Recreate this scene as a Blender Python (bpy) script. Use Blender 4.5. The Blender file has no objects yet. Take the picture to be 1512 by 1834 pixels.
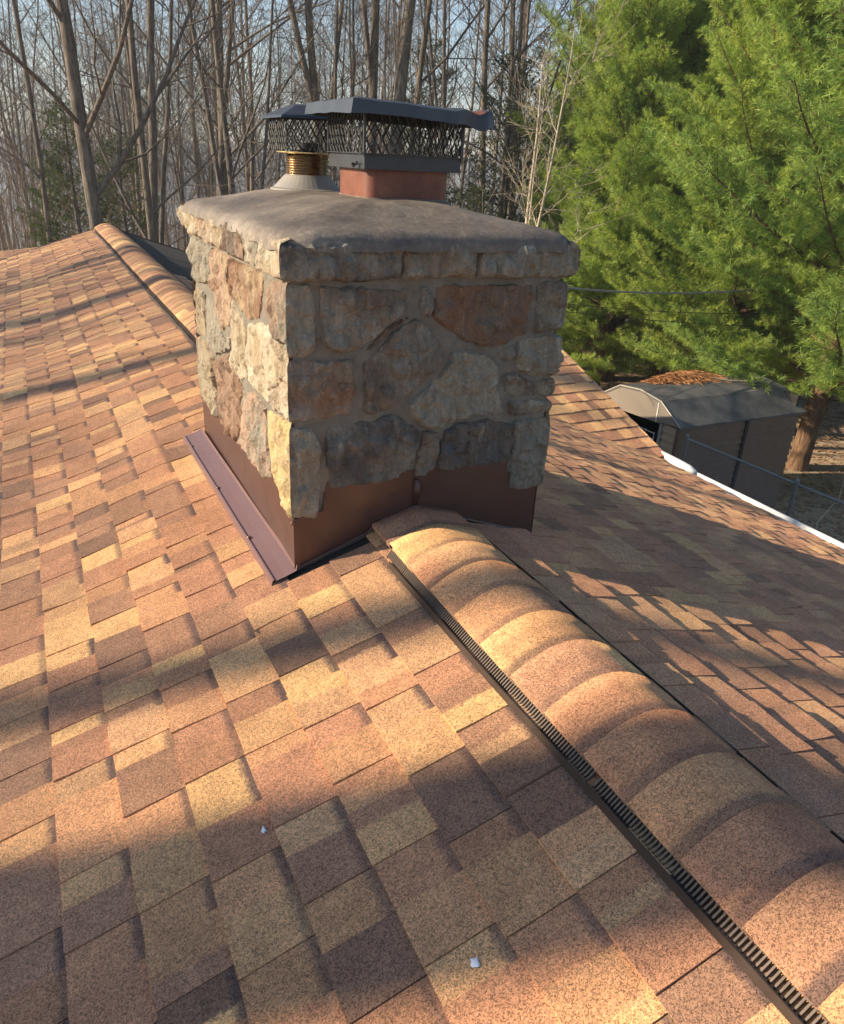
import bpy, math, random
import numpy as np
from mathutils import Vector, Matrix, noise, geometry
rnd = random.Random(7)
rng = np.random.default_rng(7)
scn = bpy.context.scene

# ------------------------------------------------------------------ camera
CAM = np.array([-1.0398, -2.0850, 1.0844])
YAW, PITCH, ROLL, F = 0.4761, 0.4348, 0.0534, 1358.3      # F in pixels of an 1834 px high frame
cy_, sy_, cp_, sp_ = math.cos(YAW), math.sin(YAW), math.cos(PITCH), math.sin(PITCH)
fw = np.array([sy_*cp_, cy_*cp_, -sp_]); rt0 = np.array([cy_, -sy_, 0.0]); up0 = np.cross(rt0, fw)
rt = math.cos(ROLL)*rt0 + math.sin(ROLL)*up0
up = -math.sin(ROLL)*rt0 + math.cos(ROLL)*up0
cam = bpy.data.cameras.new('camera'); camo = bpy.data.objects.new('camera', cam)
scn.collection.objects.link(camo); scn.camera = camo
M = Matrix(((rt[0], up[0], -fw[0], CAM[0]), (rt[1], up[1], -fw[1], CAM[1]), (rt[2], up[2], -fw[2], CAM[2]), (0, 0, 0, 1)))
camo.matrix_world = M
cam.sensor_fit = 'VERTICAL'; cam.sensor_height = 24; cam.lens = 24*F/1834
cam.clip_start = 0.02; cam.clip_end = 3000

# ------------------------------------------------------------------ sky, sun, exposure
SUN_AZ = math.radians(-68.5)      # from +Y towards +X
SUN_EL = math.radians(23.3)
w = bpy.data.worlds.new('World'); scn.world = w; w.use_nodes = True
nt = w.node_tree; nt.nodes.clear()
sky = nt.nodes.new('ShaderNodeTexSky'); sky.sky_type = 'NISHITA'; sky.sun_disc = False
sky.sun_elevation = SUN_EL; sky.sun_rotation = SUN_AZ
sky.air_density = 1.0; sky.dust_density = 0.2; sky.ozone_density = 2.0
bg = nt.nodes.new('ShaderNodeBackground'); bg.inputs[1].default_value = 0.09
wo = nt.nodes.new('ShaderNodeOutputWorld')
nt.links.new(sky.outputs[0], bg.inputs[0]); nt.links.new(bg.outputs[0], wo.inputs[0])
sun = bpy.data.lights.new('sun', 'SUN'); sun.energy = 5.0; sun.angle = math.radians(0.53); sun.color = (1.0, 0.83, 0.60)
suno = bpy.data.objects.new('sun', sun); scn.collection.objects.link(suno)
sd = Vector((math.sin(SUN_AZ)*math.cos(SUN_EL), math.cos(SUN_AZ)*math.cos(SUN_EL), math.sin(SUN_EL)))
suno.rotation_euler = sd.to_track_quat('Z', 'Y').to_euler(); suno.location = (-20, 10, 20)
scn.view_settings.view_transform = 'Standard'; scn.view_settings.look = 'None'
scn.view_settings.exposure = 1.05; scn.view_settings.gamma = 1
scn.view_settings.use_curve_mapping = False
scn.render.engine = 'CYCLES'
scn.cycles.max_bounces = 6; scn.cycles.transparent_max_bounces = 8

# ------------------------------------------------------------------ helpers
C = scn.collection
def mk(name, v, f, mat, parent=None, loc=(0, 0, 0), smooth=False, cols=None, uv=None):
    """one mesh object from world-space vertices; faces list or an (n,3|4) array"""
    P = np.array(parent['_w'] if parent is not None else loc, float)
    v = np.asarray(v, float).reshape(-1, 3) - P
    me = bpy.data.meshes.new(name)
    if isinstance(f, np.ndarray):
        n, k = f.shape
        me.vertices.add(len(v)); me.vertices.foreach_set('co', v.ravel().astype(np.float32))
        me.loops.add(n*k); me.loops.foreach_set('vertex_index', f.ravel().astype(np.int32))
        me.polygons.add(n); me.polygons.foreach_set('loop_start', (np.arange(n)*k).astype(np.int32))
        me.polygons.foreach_set('loop_total', np.full(n, k, np.int32)) if False else None
        me.update(calc_edges=True)
    else:
        me.from_pydata([tuple(a) for a in v], [], f)
    if cols:
        for cn, ca in cols.items():
            ca = np.asarray(ca, np.float32)
            if ca.ndim == 1: ca = np.tile(ca, (len(v), 1))
            if ca.shape[1] == 3: ca = np.hstack([ca, np.ones((len(ca), 1), np.float32)])
            a = me.color_attributes.new(cn, 'FLOAT_COLOR', 'POINT'); a.data.foreach_set('color', ca.ravel())
    if uv is not None:
        ul = me.uv_layers.new(name='UVMap'); uv = np.asarray(uv, np.float32)
        li = np.empty(len(me.loops), np.int32); me.loops.foreach_get('vertex_index', li)
        ul.data.foreach_set('uv', uv[li].ravel())
    if smooth: me.polygons.foreach_set('use_smooth', np.ones(len(me.polygons), bool))
    if mat is not None: me.materials.append(mat)
    me.update()
    o = bpy.data.objects.new(name, me); C.objects.link(o)
    if parent is not None: o.parent = parent
    else: o.location = loc
    o['_w'] = [float(a) for a in P]
    return o
def thing(name, label, cat, loc, group=None):
    o = bpy.data.objects.new(name, None); C.objects.link(o); o.location = loc
    o.empty_display_size = .1
    o['_w'] = [float(a) for a in loc]; o['label'] = label; o['category'] = cat
    if group: o['group'] = group
    return o
def tag(o, label, cat, group=None):
    o['label'] = label; o['category'] = cat
    if group: o['group'] = group
    return o
def kind(o, k): o['kind'] = k; return o
class MB:
    """collects pieces for one mesh"""
    def __init__(s): s.v = []; s.f = []; s.n = 0
    def add(s, v, f):
        v = np.asarray(v, float).reshape(-1, 3)
        s.v.append(v); s.f += [tuple(i + s.n for i in q) for q in f]; s.n += len(v); return s
    def box(s, x0, x1, y0, y1, z0, z1):
        v = [(x, y, z) for z in (z0, z1) for y in (y0, y1) for x in (x0, x1)]
        return s.add(v, [(0, 2, 3, 1), (4, 5, 7, 6), (0, 1, 5, 4), (2, 6, 7, 3), (0, 4, 6, 2), (1, 3, 7, 5)])
    def tube(s, pts, rad, n=6, cap=True):
        v, f = tube(pts, rad, n, cap); return s.add(v, f)
    def build(s, name, mat, parent=None, **k): return mk(name, np.vstack(s.v), s.f, mat, parent, **k)
def tube(pts, rad, n=6, cap=True):
    pts = np.asarray(pts, float); m = len(pts)
    rad = np.full(m, rad) if np.isscalar(rad) else np.asarray(rad, float)
    t = np.gradient(pts, axis=0); t /= np.linalg.norm(t, axis=1)[:, None] + 1e-9
    ref = np.array([0, 0, 1.0]) if abs(t[0][2]) < .9 else np.array([1.0, 0, 0])
    a = np.cross(t, ref); a /= np.linalg.norm(a, axis=1)[:, None] + 1e-9
    b = np.cross(t, a)
    th = np.arange(n)*2*math.pi/n
    v = pts[:, None, :] + rad[:, None, None]*(np.cos(th)[None, :, None]*a[:, None, :] + np.sin(th)[None, :, None]*b[:, None, :])
    v = v.reshape(-1, 3)
    f = [(i*n+j, i*n+(j+1) % n, (i+1)*n+(j+1) % n, (i+1)*n+j) for i in range(m-1) for j in range(n)]
    if cap: f += [tuple(range(n))[::-1], tuple(range((m-1)*n, m*n))]
    return v, f
def proj(P):
    d = np.asarray(P, float) - CAM; z = d @ fw
    return 756 + F*(d @ rt)/z, 917 - F*(d @ up)/z, z
def smooth01(t): t = min(1, max(0, t)); return t*t*(3-2*t)

# ------------------------------------------------------------------ materials
def newmat(name):
    m = bpy.data.materials.new(name); m.use_nodes = True
    t = m.node_tree; b = t.nodes['Principled BSDF']; return m, t, b
def N(t, typ, **k):
    n = t.nodes.new(typ)
    for a, b in k.items():
        if a.startswith('i_'): n.inputs[a[2:].replace('_', ' ')].default_value = b
        else: setattr(n, a, b)
    return n
def ramp(t, fac, stops):
    r = N(t, 'ShaderNodeValToRGB'); e = r.color_ramp.elements
    while len(e) < len(stops): e.new(.5)
    for i, (p, c) in enumerate(stops):
        e[i].position = p; e[i].color = (c[0], c[1], c[2], 1) if not np.isscalar(c) else (c, c, c, 1)
    t.links.new(fac, r.inputs[0]); return r.outputs[0]
def mixc(t, a, b, fac, mode='MIX'):
    m = N(t, 'ShaderNodeMix', data_type='RGBA', blend_type=mode)
    for s, val in ((m.inputs[0], fac), (m.inputs[6], a), (m.inputs[7], b)):
        if hasattr(val, 'is_output'): t.links.new(val, s)
        elif np.isscalar(val): s.default_value = val
        else: s.default_value = (*val[:3], 1)
    return m.outputs[2]
def coords(t): return N(t, 'ShaderNodeTexCoord').outputs['Object']
def tex(t, scale, detail=4, rough=.55, vec=None, typ='ShaderNodeTexNoise', out='Fac', **k):
    n = N(t, typ, **k); n.inputs['Scale'].default_value = scale
    if 'Detail' in n.inputs: n.inputs['Detail'].default_value = detail
    if 'Roughness' in n.inputs: n.inputs['Roughness'].default_value = rough
    t.links.new(vec if vec is not None else coords(t), n.inputs['Vector'])
    return n.outputs[out]
def bump(t, b, h, strength=.5, dist=.01, prev=None):
    n = N(t, 'ShaderNodeBump'); n.inputs['Strength'].default_value = strength; n.inputs['Distance'].default_value = dist
    t.links.new(h, n.inputs['Height'])
    if prev is not None: t.links.new(prev, n.inputs['Normal'])
    if b is not None: t.links.new(n.outputs[0], b.inputs['Normal'])
    return n.outputs[0]
def simple(name, col, rough=.6, metal=0, var=.25, scale=12, bscale=None, bstr=.3, bdist=.003, spec=None):
    m, t, b = newmat(name)
    n = tex(t, scale, 5)
    c = mixc(t, tuple(x*(1-var) for x in col), tuple(min(1, x*(1+var)) for x in col), n)
    t.links.new(c, b.inputs['Base Color'])
    rr = ramp(t, tex(t, scale*2.3, 3), [(.3, rough*.8), (.7, min(1, rough*1.15))]); t.links.new(rr, b.inputs['Roughness'])
    b.inputs['Metallic'].default_value = metal
    if spec is not None: b.inputs['Specular IOR Level'].default_value = spec
    if bscale: bump(t, b, tex(t, bscale, 4), bstr, bdist)
    return m
MAT = {}
# shingles: granule colours are pigments of the product plus painted shade on the right slope, each tab has its own two blends and a dark "shadow line" granule band
def shingle_mat():
    m, t, b = newmat('shingle_granules')
    L = t.links
    a1 = N(t, 'ShaderNodeAttribute', attribute_name='c1'); a2 = N(t, 'ShaderNodeAttribute', attribute_name='c2'); pr = N(t, 'ShaderNodeAttribute', attribute_name='prm')
    uv = N(t, 'ShaderNodeTexCoord').outputs['UV']; co = coords(t)
    sep = N(t, 'ShaderNodeSeparateXYZ'); L.new(uv, sep.inputs[0])
    ps = N(t, 'ShaderNodeSeparateColor'); L.new(pr.outputs['Color'], ps.inputs[0])
    nz = tex(t, 90, 3, .6, co)                       # ragged blend edges
    def math_(op, a, b_, c=None):
        n = N(t, 'ShaderNodeMath', operation=op)
        for i, x in enumerate((a, b_, c)):
            if x is None: continue
            if hasattr(x, 'is_output'): L.new(x, n.inputs[i])
            else: n.inputs[i].default_value = x
        return n.outputs[0]
    j = math_('MULTIPLY_ADD', nz, .22, -.11)
    uu = math_('ADD', sep.outputs[0], j)
    d = math_('SUBTRACT', uu, ps.outputs[0])
    s1 = N(t, 'ShaderNodeMapRange'); s1.inputs[1].default_value = -.04; s1.inputs[2].default_value = .05; L.new(d, s1.inputs[0])
    col = mixc(t, a1.outputs['Color'], a2.outputs['Color'], s1.outputs[0])
    vv = math_('ADD', sep.outputs[1], math_('MULTIPLY', j, .7))
    s2 = N(t, 'ShaderNodeMapRange'); s2.inputs[1].default_value = .74; s2.inputs[2].default_value = .85; L.new(vv, s2.inputs[0])
    band = math_('MULTIPLY', s2.outputs[0], ps.outputs[1])
    col = mixc(t, col, (.062, .038, .036), band)
    # granules
    v1 = tex(t, 480, vec=co, typ='ShaderNodeTexVoronoi', out='Color')
    sp = N(t, 'ShaderNodeSeparateColor'); L.new(v1, sp.inputs[0])
    g = ramp(t, sp.outputs[0], [(0, .66), (.4, .84), (.68, 1.0), (.84, 1.55), (1, 3.0)])
    col = mixc(t, col, g, .85, 'MULTIPLY')
    col = mixc(t, col, ramp(t, tex(t, 150, 3, .75, co), [(.36, .72), (.5, 1), (.66, 1.3)]), .7, 'MULTIPLY')
    col = mixc(t, col, ramp(t, tex(t, 21, 4, .7, co), [(.3, (.84, .80, .80)), (.7, (1.14, 1.16, 1.12))]), .8, 'MULTIPLY')
    hue = ramp(t, sp.outputs[1], [(0, (1.1, .86, .78)), (.5, (1, 1, 1)), (1, (.98, 1.04, .98))])
    col = mixc(t, col, hue, .8, 'MULTIPLY')
    dirt = ramp(t, tex(t, 2.6, 6, .65, co), [(.3, .80), (.7, 1.15)])
    col = mixc(t, col, dirt, .8, 'MULTIPLY')
    L.new(col, b.inputs['Base Color'])
    b.inputs['Roughness'].default_value = .82; b.inputs['Specular IOR Level'].default_value = .28
    if 'Diffuse Roughness' in b.inputs: b.inputs['Diffuse Roughness'].default_value = .9
    p = bump(t, None, tex(t, 330, vec=co, typ='ShaderNodeTexVoronoi', out='Distance'), .4, .0025)
    bump(t, b, tex(t, 14, 3, .5, co), .35, .01, p)
    return m
MAT['shingle'] = shingle_mat()
def stone_mat():
    m, t, b = newmat('fieldstone')
    L = t.links; co = coords(t)
    a1 = N(t, 'ShaderNodeAttribute', attribute_name='c1'); a2 = N(t, 'ShaderNodeAttribute', attribute_name='c2')
    n1 = tex(t, 7, 7, .62, co, Distortion=None) if False else tex(t, 7, 7, .62, co)
    col = mixc(t, a1.outputs['Color'], a2.outputs['Color'], ramp(t, n1, [(.40, 0), (.62, 1)]))
    # grain along the split, small mineral flecks, lime bloom
    mp = N(t, 'ShaderNodeMapping'); mp.inputs['Rotation'].default_value = (0, .35, .2); mp.inputs['Scale'].default_value = (3, 3, .7); L.new(co, mp.inputs[0])
    n2 = tex(t, 16, 8, .7, mp.outputs[0])
    col = mixc(t, col, ramp(t, n2, [(.3, .6), (.5, 1), (.7, 1.4)]), .7, 'MULTIPLY')
    n3 = tex(t, 140, 3, .6, co)
    col = mixc(t, col, ramp(t, n3, [(.3, .75), (.7, 1.25)]), .75, 'MULTIPLY')
    wn = N(t, 'ShaderNodeVectorMath', operation='MULTIPLY_ADD'); nv = N(t, 'ShaderNodeTexNoise'); nv.inputs['Scale'].default_value = 9; nv.inputs['Detail'].default_value = 6
    L.new(co, nv.inputs['Vector']); L.new(nv.outputs['Color'], wn.inputs[0]); wn.inputs[1].default_value = (.16, .16, .16); L.new(co, wn.inputs[2])
    vc = N(t, 'ShaderNodeTexVoronoi', feature='DISTANCE_TO_EDGE'); vc.inputs['Scale'].default_value = 9; L.new(wn.outputs[0], vc.inputs['Vector'])
    crack = ramp(t, vc.outputs['Distance'], [(.0, .35), (.022, 1)])
    col = mixc(t, col, crack, ramp(t, tex(t, 5, 3, .5, co), [(.45, 0), (.6, .55)]), 'MULTIPLY')
    n4 = tex(t, 11, 9, .75, mp.outputs[0])
    col = mixc(t, col, (.55, .52, .45), ramp(t, n4, [(.58, 0), (.68, .6)]))
    L.new(col, b.inputs['Base Color']); b.inputs['Roughness'].default_value = .75; b.inputs['Specular IOR Level'].default_value = .4
    p0 = bump(t, None, crack, .25, .006)
    p = bump(t, None, tex(t, 30, 10, .72, co), 1.0, .026, p0)
    bump(t, b, tex(t, 190, 4, .6, co), .4, .002, p)
    return m
MAT['stone'] = stone_mat()
MAT['mortar'] = simple('mortar', (.17, .152, .122), .95, var=.45, scale=24, bscale=90, bstr=.9, bdist=.006)
def crown_mat():
    m, t, b = newmat('crown_cement'); co = coords(t)
    c = ramp(t, tex(t, 2.6, 7, .62, co), [(.32, (.09, .072, .056)), (.5, (.17, .138, .108)), (.68, (.29, .24, .185))])
    c = mixc(t, c, ramp(t, tex(t, 60, 5, .7, co), [(.3, .55), (.55, 1), (.75, 1.7)]), .75, 'MULTIPLY')
    c = mixc(t, c, (.34, .31, .26), ramp(t, tex(t, 33, 4, .8, co), [(.68, 0), (.74, .8)]))
    t.links.new(c, b.inputs['Base Color'])
    t.links.new(ramp(t, tex(t, 5, 5, .6, co), [(.35, .5), (.65, .8)]), b.inputs['Roughness'])
    p = bump(t, None, tex(t, 130, 5, .7, co), .55, .003); bump(t, b, tex(t, 18, 5, .6, co), .4, .01, p)
    return m
MAT['crown'] = crown_mat()
MAT['brown_metal'] = simple('brown_coated_metal', (.075, .037, .028), .38, var=.3, scale=9, bscale=4, bstr=.5, bdist=.012, spec=.5)
MAT['black_metal'] = simple('black_painted_steel', (.030, .031, .036), .42, var=.3, scale=14, bscale=9, bstr=.12, bdist=.005)
MAT['screen'] = simple('black_screen_wire', (.022, .022, .024), .45, var=.2)
MAT['screw'] = simple('screw_head', (.16, .09, .07), .35, metal=.6)
MAT['vent'] = simple('brown_plastic_vent', (.050, .033, .025), .42, var=.3, scale=20)
MAT['louvre'] = simple('dusty_vent_ribs', (.13, .095, .07), .6, var=.3, scale=20)
MAT['alu'] = simple('aged_aluminium', (.30, .275, .24), .6, metal=.3, var=.2, scale=10)
MAT['copper'] = simple('copper_liner', (.33, .235, .14), .28, metal=.95, var=.35, scale=20)
MAT['gold'] = simple('brass_plate', (.62, .46, .22), .3, metal=.9, var=.2, scale=18)
def lid_mat():
    m, t, b = newmat('black_lid_with_rust'); co = N(t, 'ShaderNodeAttribute', attribute_name='rust')
    n = tex(t, 40, 6, .7)
    mx = N(t, 'ShaderNodeMath', operation='MULTIPLY_ADD'); t.links.new(n, mx.inputs[0]); mx.inputs[1].default_value = .5; t.links.new(co.outputs['Fac'], mx.inputs[2])
    f = ramp(t, mx.outputs[0], [(.55, 0), (.68, 1)])
    c = mixc(t, (.034, .036, .042), (.13, .045, .028), f)
    c = mixc(t, c, ramp(t, tex(t, 9, 5), [(.3, .7), (.7, 1.4)]), .8, 'MULTIPLY')
    t.links.new(c, b.inputs['Base Color']); t.links.new(ramp(t, f, [(0, .36), (1, .8)]), b.inputs['Roughness'])
    bump(t, b, tex(t, 7, 3), .25, .01); return m
MAT['lid'] = lid_mat()
def terra_mat():
    m, t, b = newmat('terracotta_flue'); co = coords(t)
    c = ramp(t, tex(t, 9, 6, .6, co), [(.3, (.12, .035, .018)), (.55, (.185, .058, .03)), (.75, (.25, .09, .05))])
    c = mixc(t, c, ramp(t, tex(t, 170, 2, .5, co), [(.3, .75), (.7, 1.2)]), .7, 'MULTIPLY')
    t.links.new(c, b.inputs['Base Color']); b.inputs['Roughness'].default_value = .55
    bump(t, b, tex(t, 170, 3, .6, co), .4, .002); return m
MAT['terra'] = terra_mat()
def bark_mat(name, lo, hi):
    m, t, b = newmat(name); co = coords(t)
    mp = N(t, 'ShaderNodeMapping'); mp.inputs['Scale'].default_value = (1, 1, .18); t.links.new(co, mp.inputs[0])
    n = tex(t, 26, 7, .7, mp.outputs[0])
    c = ramp(t, n, [(.34, lo), (.62, hi)])
    c = mixc(t, c, ramp(t, tex(t, 1.3, 5, .6, co), [(.3, .7), (.7, 1.3)]), .8, 'MULTIPLY')
    t.links.new(c, b.inputs['Base Color']); b.inputs['Roughness'].default_value = .9; b.inputs['Specular IOR Level'].default_value = .2
    bump(t, b, n, .9, .03); return m
MAT['bark'] = bark_mat('grey_bark', (.065, .053, .044), (.22, .185, .15))
MAT['bark_dark'] = bark_mat('dark_bark', (.055, .047, .041), (.20, .17, .145))
MAT['bark_pale'] = bark_mat('pale_bark', (.30, .24, .17), (.56, .48, .36))
MAT['bark_pine'] = bark_mat('pine_bark', (.06, .036, .024), (.25, .15, .09))
MAT['brush'] = bark_mat('brush_stems', (.10, .072, .048), (.28, .205, .14))
def needle_mat(name, lo, hi, brown):
    m, t, b = newmat(name); co = coords(t); L = t.links
    c = ramp(t, tex(t, 1.7, 5, .7, co), [(.33, lo), (.66, hi)])
    g = N(t, 'ShaderNodeNewGeometry')
    c = mixc(t, c, ramp(t, g.outputs['Random Per Island'], [(0, (.55, .6, .6)), (.6, (1.1, 1.1, 1)), (.93, (1.45, 1.35, .95)), (1, brown)]), .85, 'MULTIPLY')
    oi = N(t, 'ShaderNodeObjectInfo')
    c = mixc(t, c, ramp(t, oi.outputs['Random'], [(0, (.8, .9, .9)), (1, (1.15, 1.1, .95))]), .8, 'MULTIPLY')
    L.new(c, b.inputs['Base Color']); b.inputs['Roughness'].default_value = .5; b.inputs['Specular IOR Level'].default_value = .35
    tr = N(t, 'ShaderNodeBsdfTranslucent'); L.new(mixc(t, c, (1.0, 1.05, .5), 1, 'MULTIPLY'), tr.inputs[0])
    mx = N(t, 'ShaderNodeMixShader'); mx.inputs[0].default_value = .45
    L.new(b.outputs[0], mx.inputs[1]); L.new(tr.outputs[0], mx.inputs[2]); L.new(mx.outputs[0], t.nodes['Material Output'].inputs[0])
    return m
MAT['needles'] = needle_mat('white_pine_needles', (.21, .34, .11), (.50, .60, .16), (1.5, 1.0, .6))
MAT['hemlock'] = needle_mat('dark_evergreen_sprays', (.035, .062, .022), (.085, .115, .032), (1.6, 1.0, .5))
def ground_mat():
    m, t, b = newmat('leaf_litter_ground'); co = coords(t)
    v = tex(t, 9, vec=co, typ='ShaderNodeTexVoronoi', out='Color'); s = N(t, 'ShaderNodeSeparateColor'); t.links.new(v, s.inputs[0])
    c = ramp(t, s.outputs[0], [(0, (.10, .058, .032)), (.5, (.22, .13, .07)), (.85, (.34, .21, .12)), (1, (.45, .33, .22))])
    c = mixc(t, c, ramp(t, tex(t, .35, 6, .6, co), [(.35, .6), (.65, 1.25)]), .85, 'MULTIPLY')
    c = mixc(t, c, ramp(t, tex(t, 30, 5, .7, co), [(.3, .6), (.7, 1.3)]), .8, 'MULTIPLY')
    t.links.new(c, b.inputs['Base Color']); b.inputs['Roughness'].default_value = .95
    bump(t, b, tex(t, 12, 6, .7, co), .8, .06); return m
MAT['ground'] = ground_mat()
MAT['leaf'] = simple('dry_leaf', (.34, .20, .11), .8, var=.5, scale=3)
MAT['straw'] = simple('pine_straw', (.42, .20, .075), .85, var=.4, scale=6)
MAT['white'] = simple('white_gutter_paint', (.74, .74, .72), .45, var=.06, scale=3)
MAT['siding'] = simple('tan_siding', (.36, .25, .155), .6, var=.15, scale=5)
MAT['siding_shaded'] = simple('shaded_shed_siding', (.13, .08, .05), .65, var=.2, scale=5)  # darker copy of the siding: the side wall's shade is painted in
MAT['shed_panel'] = simple('taupe_sheet_metal', (.22, .185, .15), .45, var=.12, scale=3, bscale=4, bstr=.3, bdist=.02)
def shedroof_mat():
    m, t, b = newmat('dark_grit_roof'); co = coords(t)
    c = mixc(t, (.060, .062, .066), (.14, .135, .13), ramp(t, tex(t, 3, 6, .6, co), [(.4, 0), (.65, 1)]))
    c = mixc(t, c, (.62, .58, .50), ramp(t, tex(t, 26, 3, .8, co), [(.70, 0), (.73, .8)]))
    t.links.new(c, b.inputs['Base Color']); b.inputs['Roughness'].default_value = .7
    bump(t, b, tex(t, 60, 4), .4, .01); return m
MAT['shedroof'] = shedroof_mat()
MAT['galv'] = simple('galvanised_wire', (.20, .21, .22), .45, metal=.6, var=.15)
MAT['cable'] = simple('cable_with_highlight', (.22, .22, .22), .25, var=.2)  # black cable turned grey: its glossy highlight is put into the colour
MAT['cable_thin'] = simple('thin_dark_cable', (.03, .03, .03), .5, var=.2)
MAT['bird'] = simple('white_droppings', (.80, .80, .84), .8, var=.1)
MAT['deck'] = simple('roof_underlay', (.03, .024, .02), .9)
MAT['dark'] = simple('dark_interior', (.03, .026, .022), .9)
MAT['wall'] = simple('house_siding', (.62, .58, .50), .6, var=.08, scale=2)

# ------------------------------------------------------------------ ground
GZ = -4.1
def gz(x, y):
    r = math.hypot(x, y-5)
    d = max(0, (x*.15+y) - 34)
    far = -min(d*.16, 26)
    return GZ + far + .25*noise.noise(Vector((x*.07, y*.07, 1)))*smooth01((r-14)/15) + .05*noise.noise(Vector((x*.6, y*.6, 2)))
xs = np.concatenate([np.linspace(-600, -60, 14), np.linspace(-50, 80, 105), np.linspace(95, 640, 16)])
ys = np.concatenate([np.linspace(-400, -30, 9), np.linspace(-20, 90, 90), np.linspace(100, 640, 20)])
gv = [(x, y, gz(x, y)) for y in ys for x in xs]; nx = len(xs)
gf = [(j*nx+i, j*nx+i+1, (j+1)*nx+i+1, (j+1)*nx+i) for j in range(len(ys)-1) for i in range(nx-1)]
kind(mk('ground', gv, gf, MAT['ground'], smooth=True), 'structure')
# far wooded hills across the valley
hv = []; hf = []
ha = np.linspace(-.9, 2.2, 90)
for i, a in enumerate(ha):
    for k, (rr, zz) in enumerate(((230, -24), (330, -3), (450, 10), (600, 16))):
        z = zz + (12*noise.noise(Vector((a*4, k*.7, 5))) + 4*noise.noise(Vector((a*17, k, 9))))*(k/3) - 14
        hv.append((rr*math.sin(a), rr*math.cos(a), z))
for i in range(len(ha)-1):
    for k in range(3): hf.append((i*4+k, (i+1)*4+k, (i+1)*4+k+1, i*4+k+1))
MAT['hill'] = simple('far_woodland', (.13, .14, .15), .95, var=.3, scale=.02)
kind(mk('hills', hv, hf, MAT['hill'], smooth=True), 'structure')

# thin air between the woods and the valley: one closed box round everything
hm = bpy.data.materials.new('haze_air'); hm.use_nodes = True; ht = hm.node_tree; ht.nodes.clear()
pv = ht.nodes.new('ShaderNodeVolumePrincipled'); ho = ht.nodes.new('ShaderNodeOutputMaterial'); ht.links.new(pv.outputs[0], ho.inputs['Volume'])
pv.inputs['Density'].default_value = .0013; pv.inputs['Color'].default_value = (.80, .88, 1.0, 1); pv.inputs['Anisotropy'].default_value = .2
hb = MB(); hb.box(-720, 720, -720, 720, -60, 40); kind(hb.build('haze', hm), 'stuff')

# ------------------------------------------------------------------ house
TP = .3264; EX = .1427; YA, YB = -2.5, 10.35; XE = 3.62
def und(x, y):
    k = .35 + .65*min(1, max(0, (abs(x)-.2)/.6))
    near = 1 - .6*(1 if (-.3 < y < 1.7 and -.6 < x < .6) else 0)
    a = .027 if x < 0 else .012
    return k*near*(a*noise.noise(Vector((x*1.1, y*.95, .3))) + .004*math.sin(y*2*math.pi/.62) + .006*noise.noise(Vector((x*2.2, y*2.0, 3.3)))) - .02*smooth01((y-3)/6)*math.sin(max(0, y-3)*.9)*.5 - (.042*math.exp(-((x+1.05)/.42)**2)*(.5+.5*math.sin(y*1.75-.6)) if x < 0 else 0)
def rz(x, y): return -TP*abs(x) + und(x, y)
HOUSE = thing('house', 'house under a brown and tan asphalt shingle roof around the stone chimney', 'house', (0, 4, GZ))
wl = MB(); wl.box(-3.35, 3.35, YA+.3, YB-.3, GZ-.2, -1.32); wl.build('wall', MAT['wall'], HOUSE)
wl = MB(); wl.box(3.35, 3.62, 2.9, YB-.3, GZ-.2, -1.45); wl.build('wall', MAT['wall'], HOUSE)
# gable infill
mk('gable_wall', [(-3.35, YB-.3, -1.3), (3.35, YB-.3, -1.3), (0, YB-.3, -.12), (-3.35, YB-.4, -1.3), (3.35, YB-.4, -1.3), (0, YB-.4, -.12)],
   [(0, 1, 2), (3, 5, 4), (0, 3, 4, 1), (1, 4, 5, 2), (2, 5, 3, 0)], MAT['wall'], HOUSE)
# decks
def deck(side):
    xs = np.linspace(0, XE, 37); ys = np.linspace(YA, YB, 130); v = []; f = []
    for y in ys:
        for x in xs: v.append((side*x, y, rz(side*x, y)-.004 - (.03 if x == 0 else 0)))
    n = len(xs)
    for j in range(len(ys)-1):
        for i in range(n-1):
            q = (j*n+i, j*n+i+1, (j+1)*n+i+1, (j+1)*n+i); f.append(q if side > 0 else q[::-1])
    o = mk('roof_deck', v, f, MAT['deck'], HOUSE, smooth=True)
    sm = o.modifiers.new('thickness', 'SOLIDIFY'); sm.thickness = .05; sm.offset = -1
    return o
DL, DR = deck(-1), deck(1)

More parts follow.
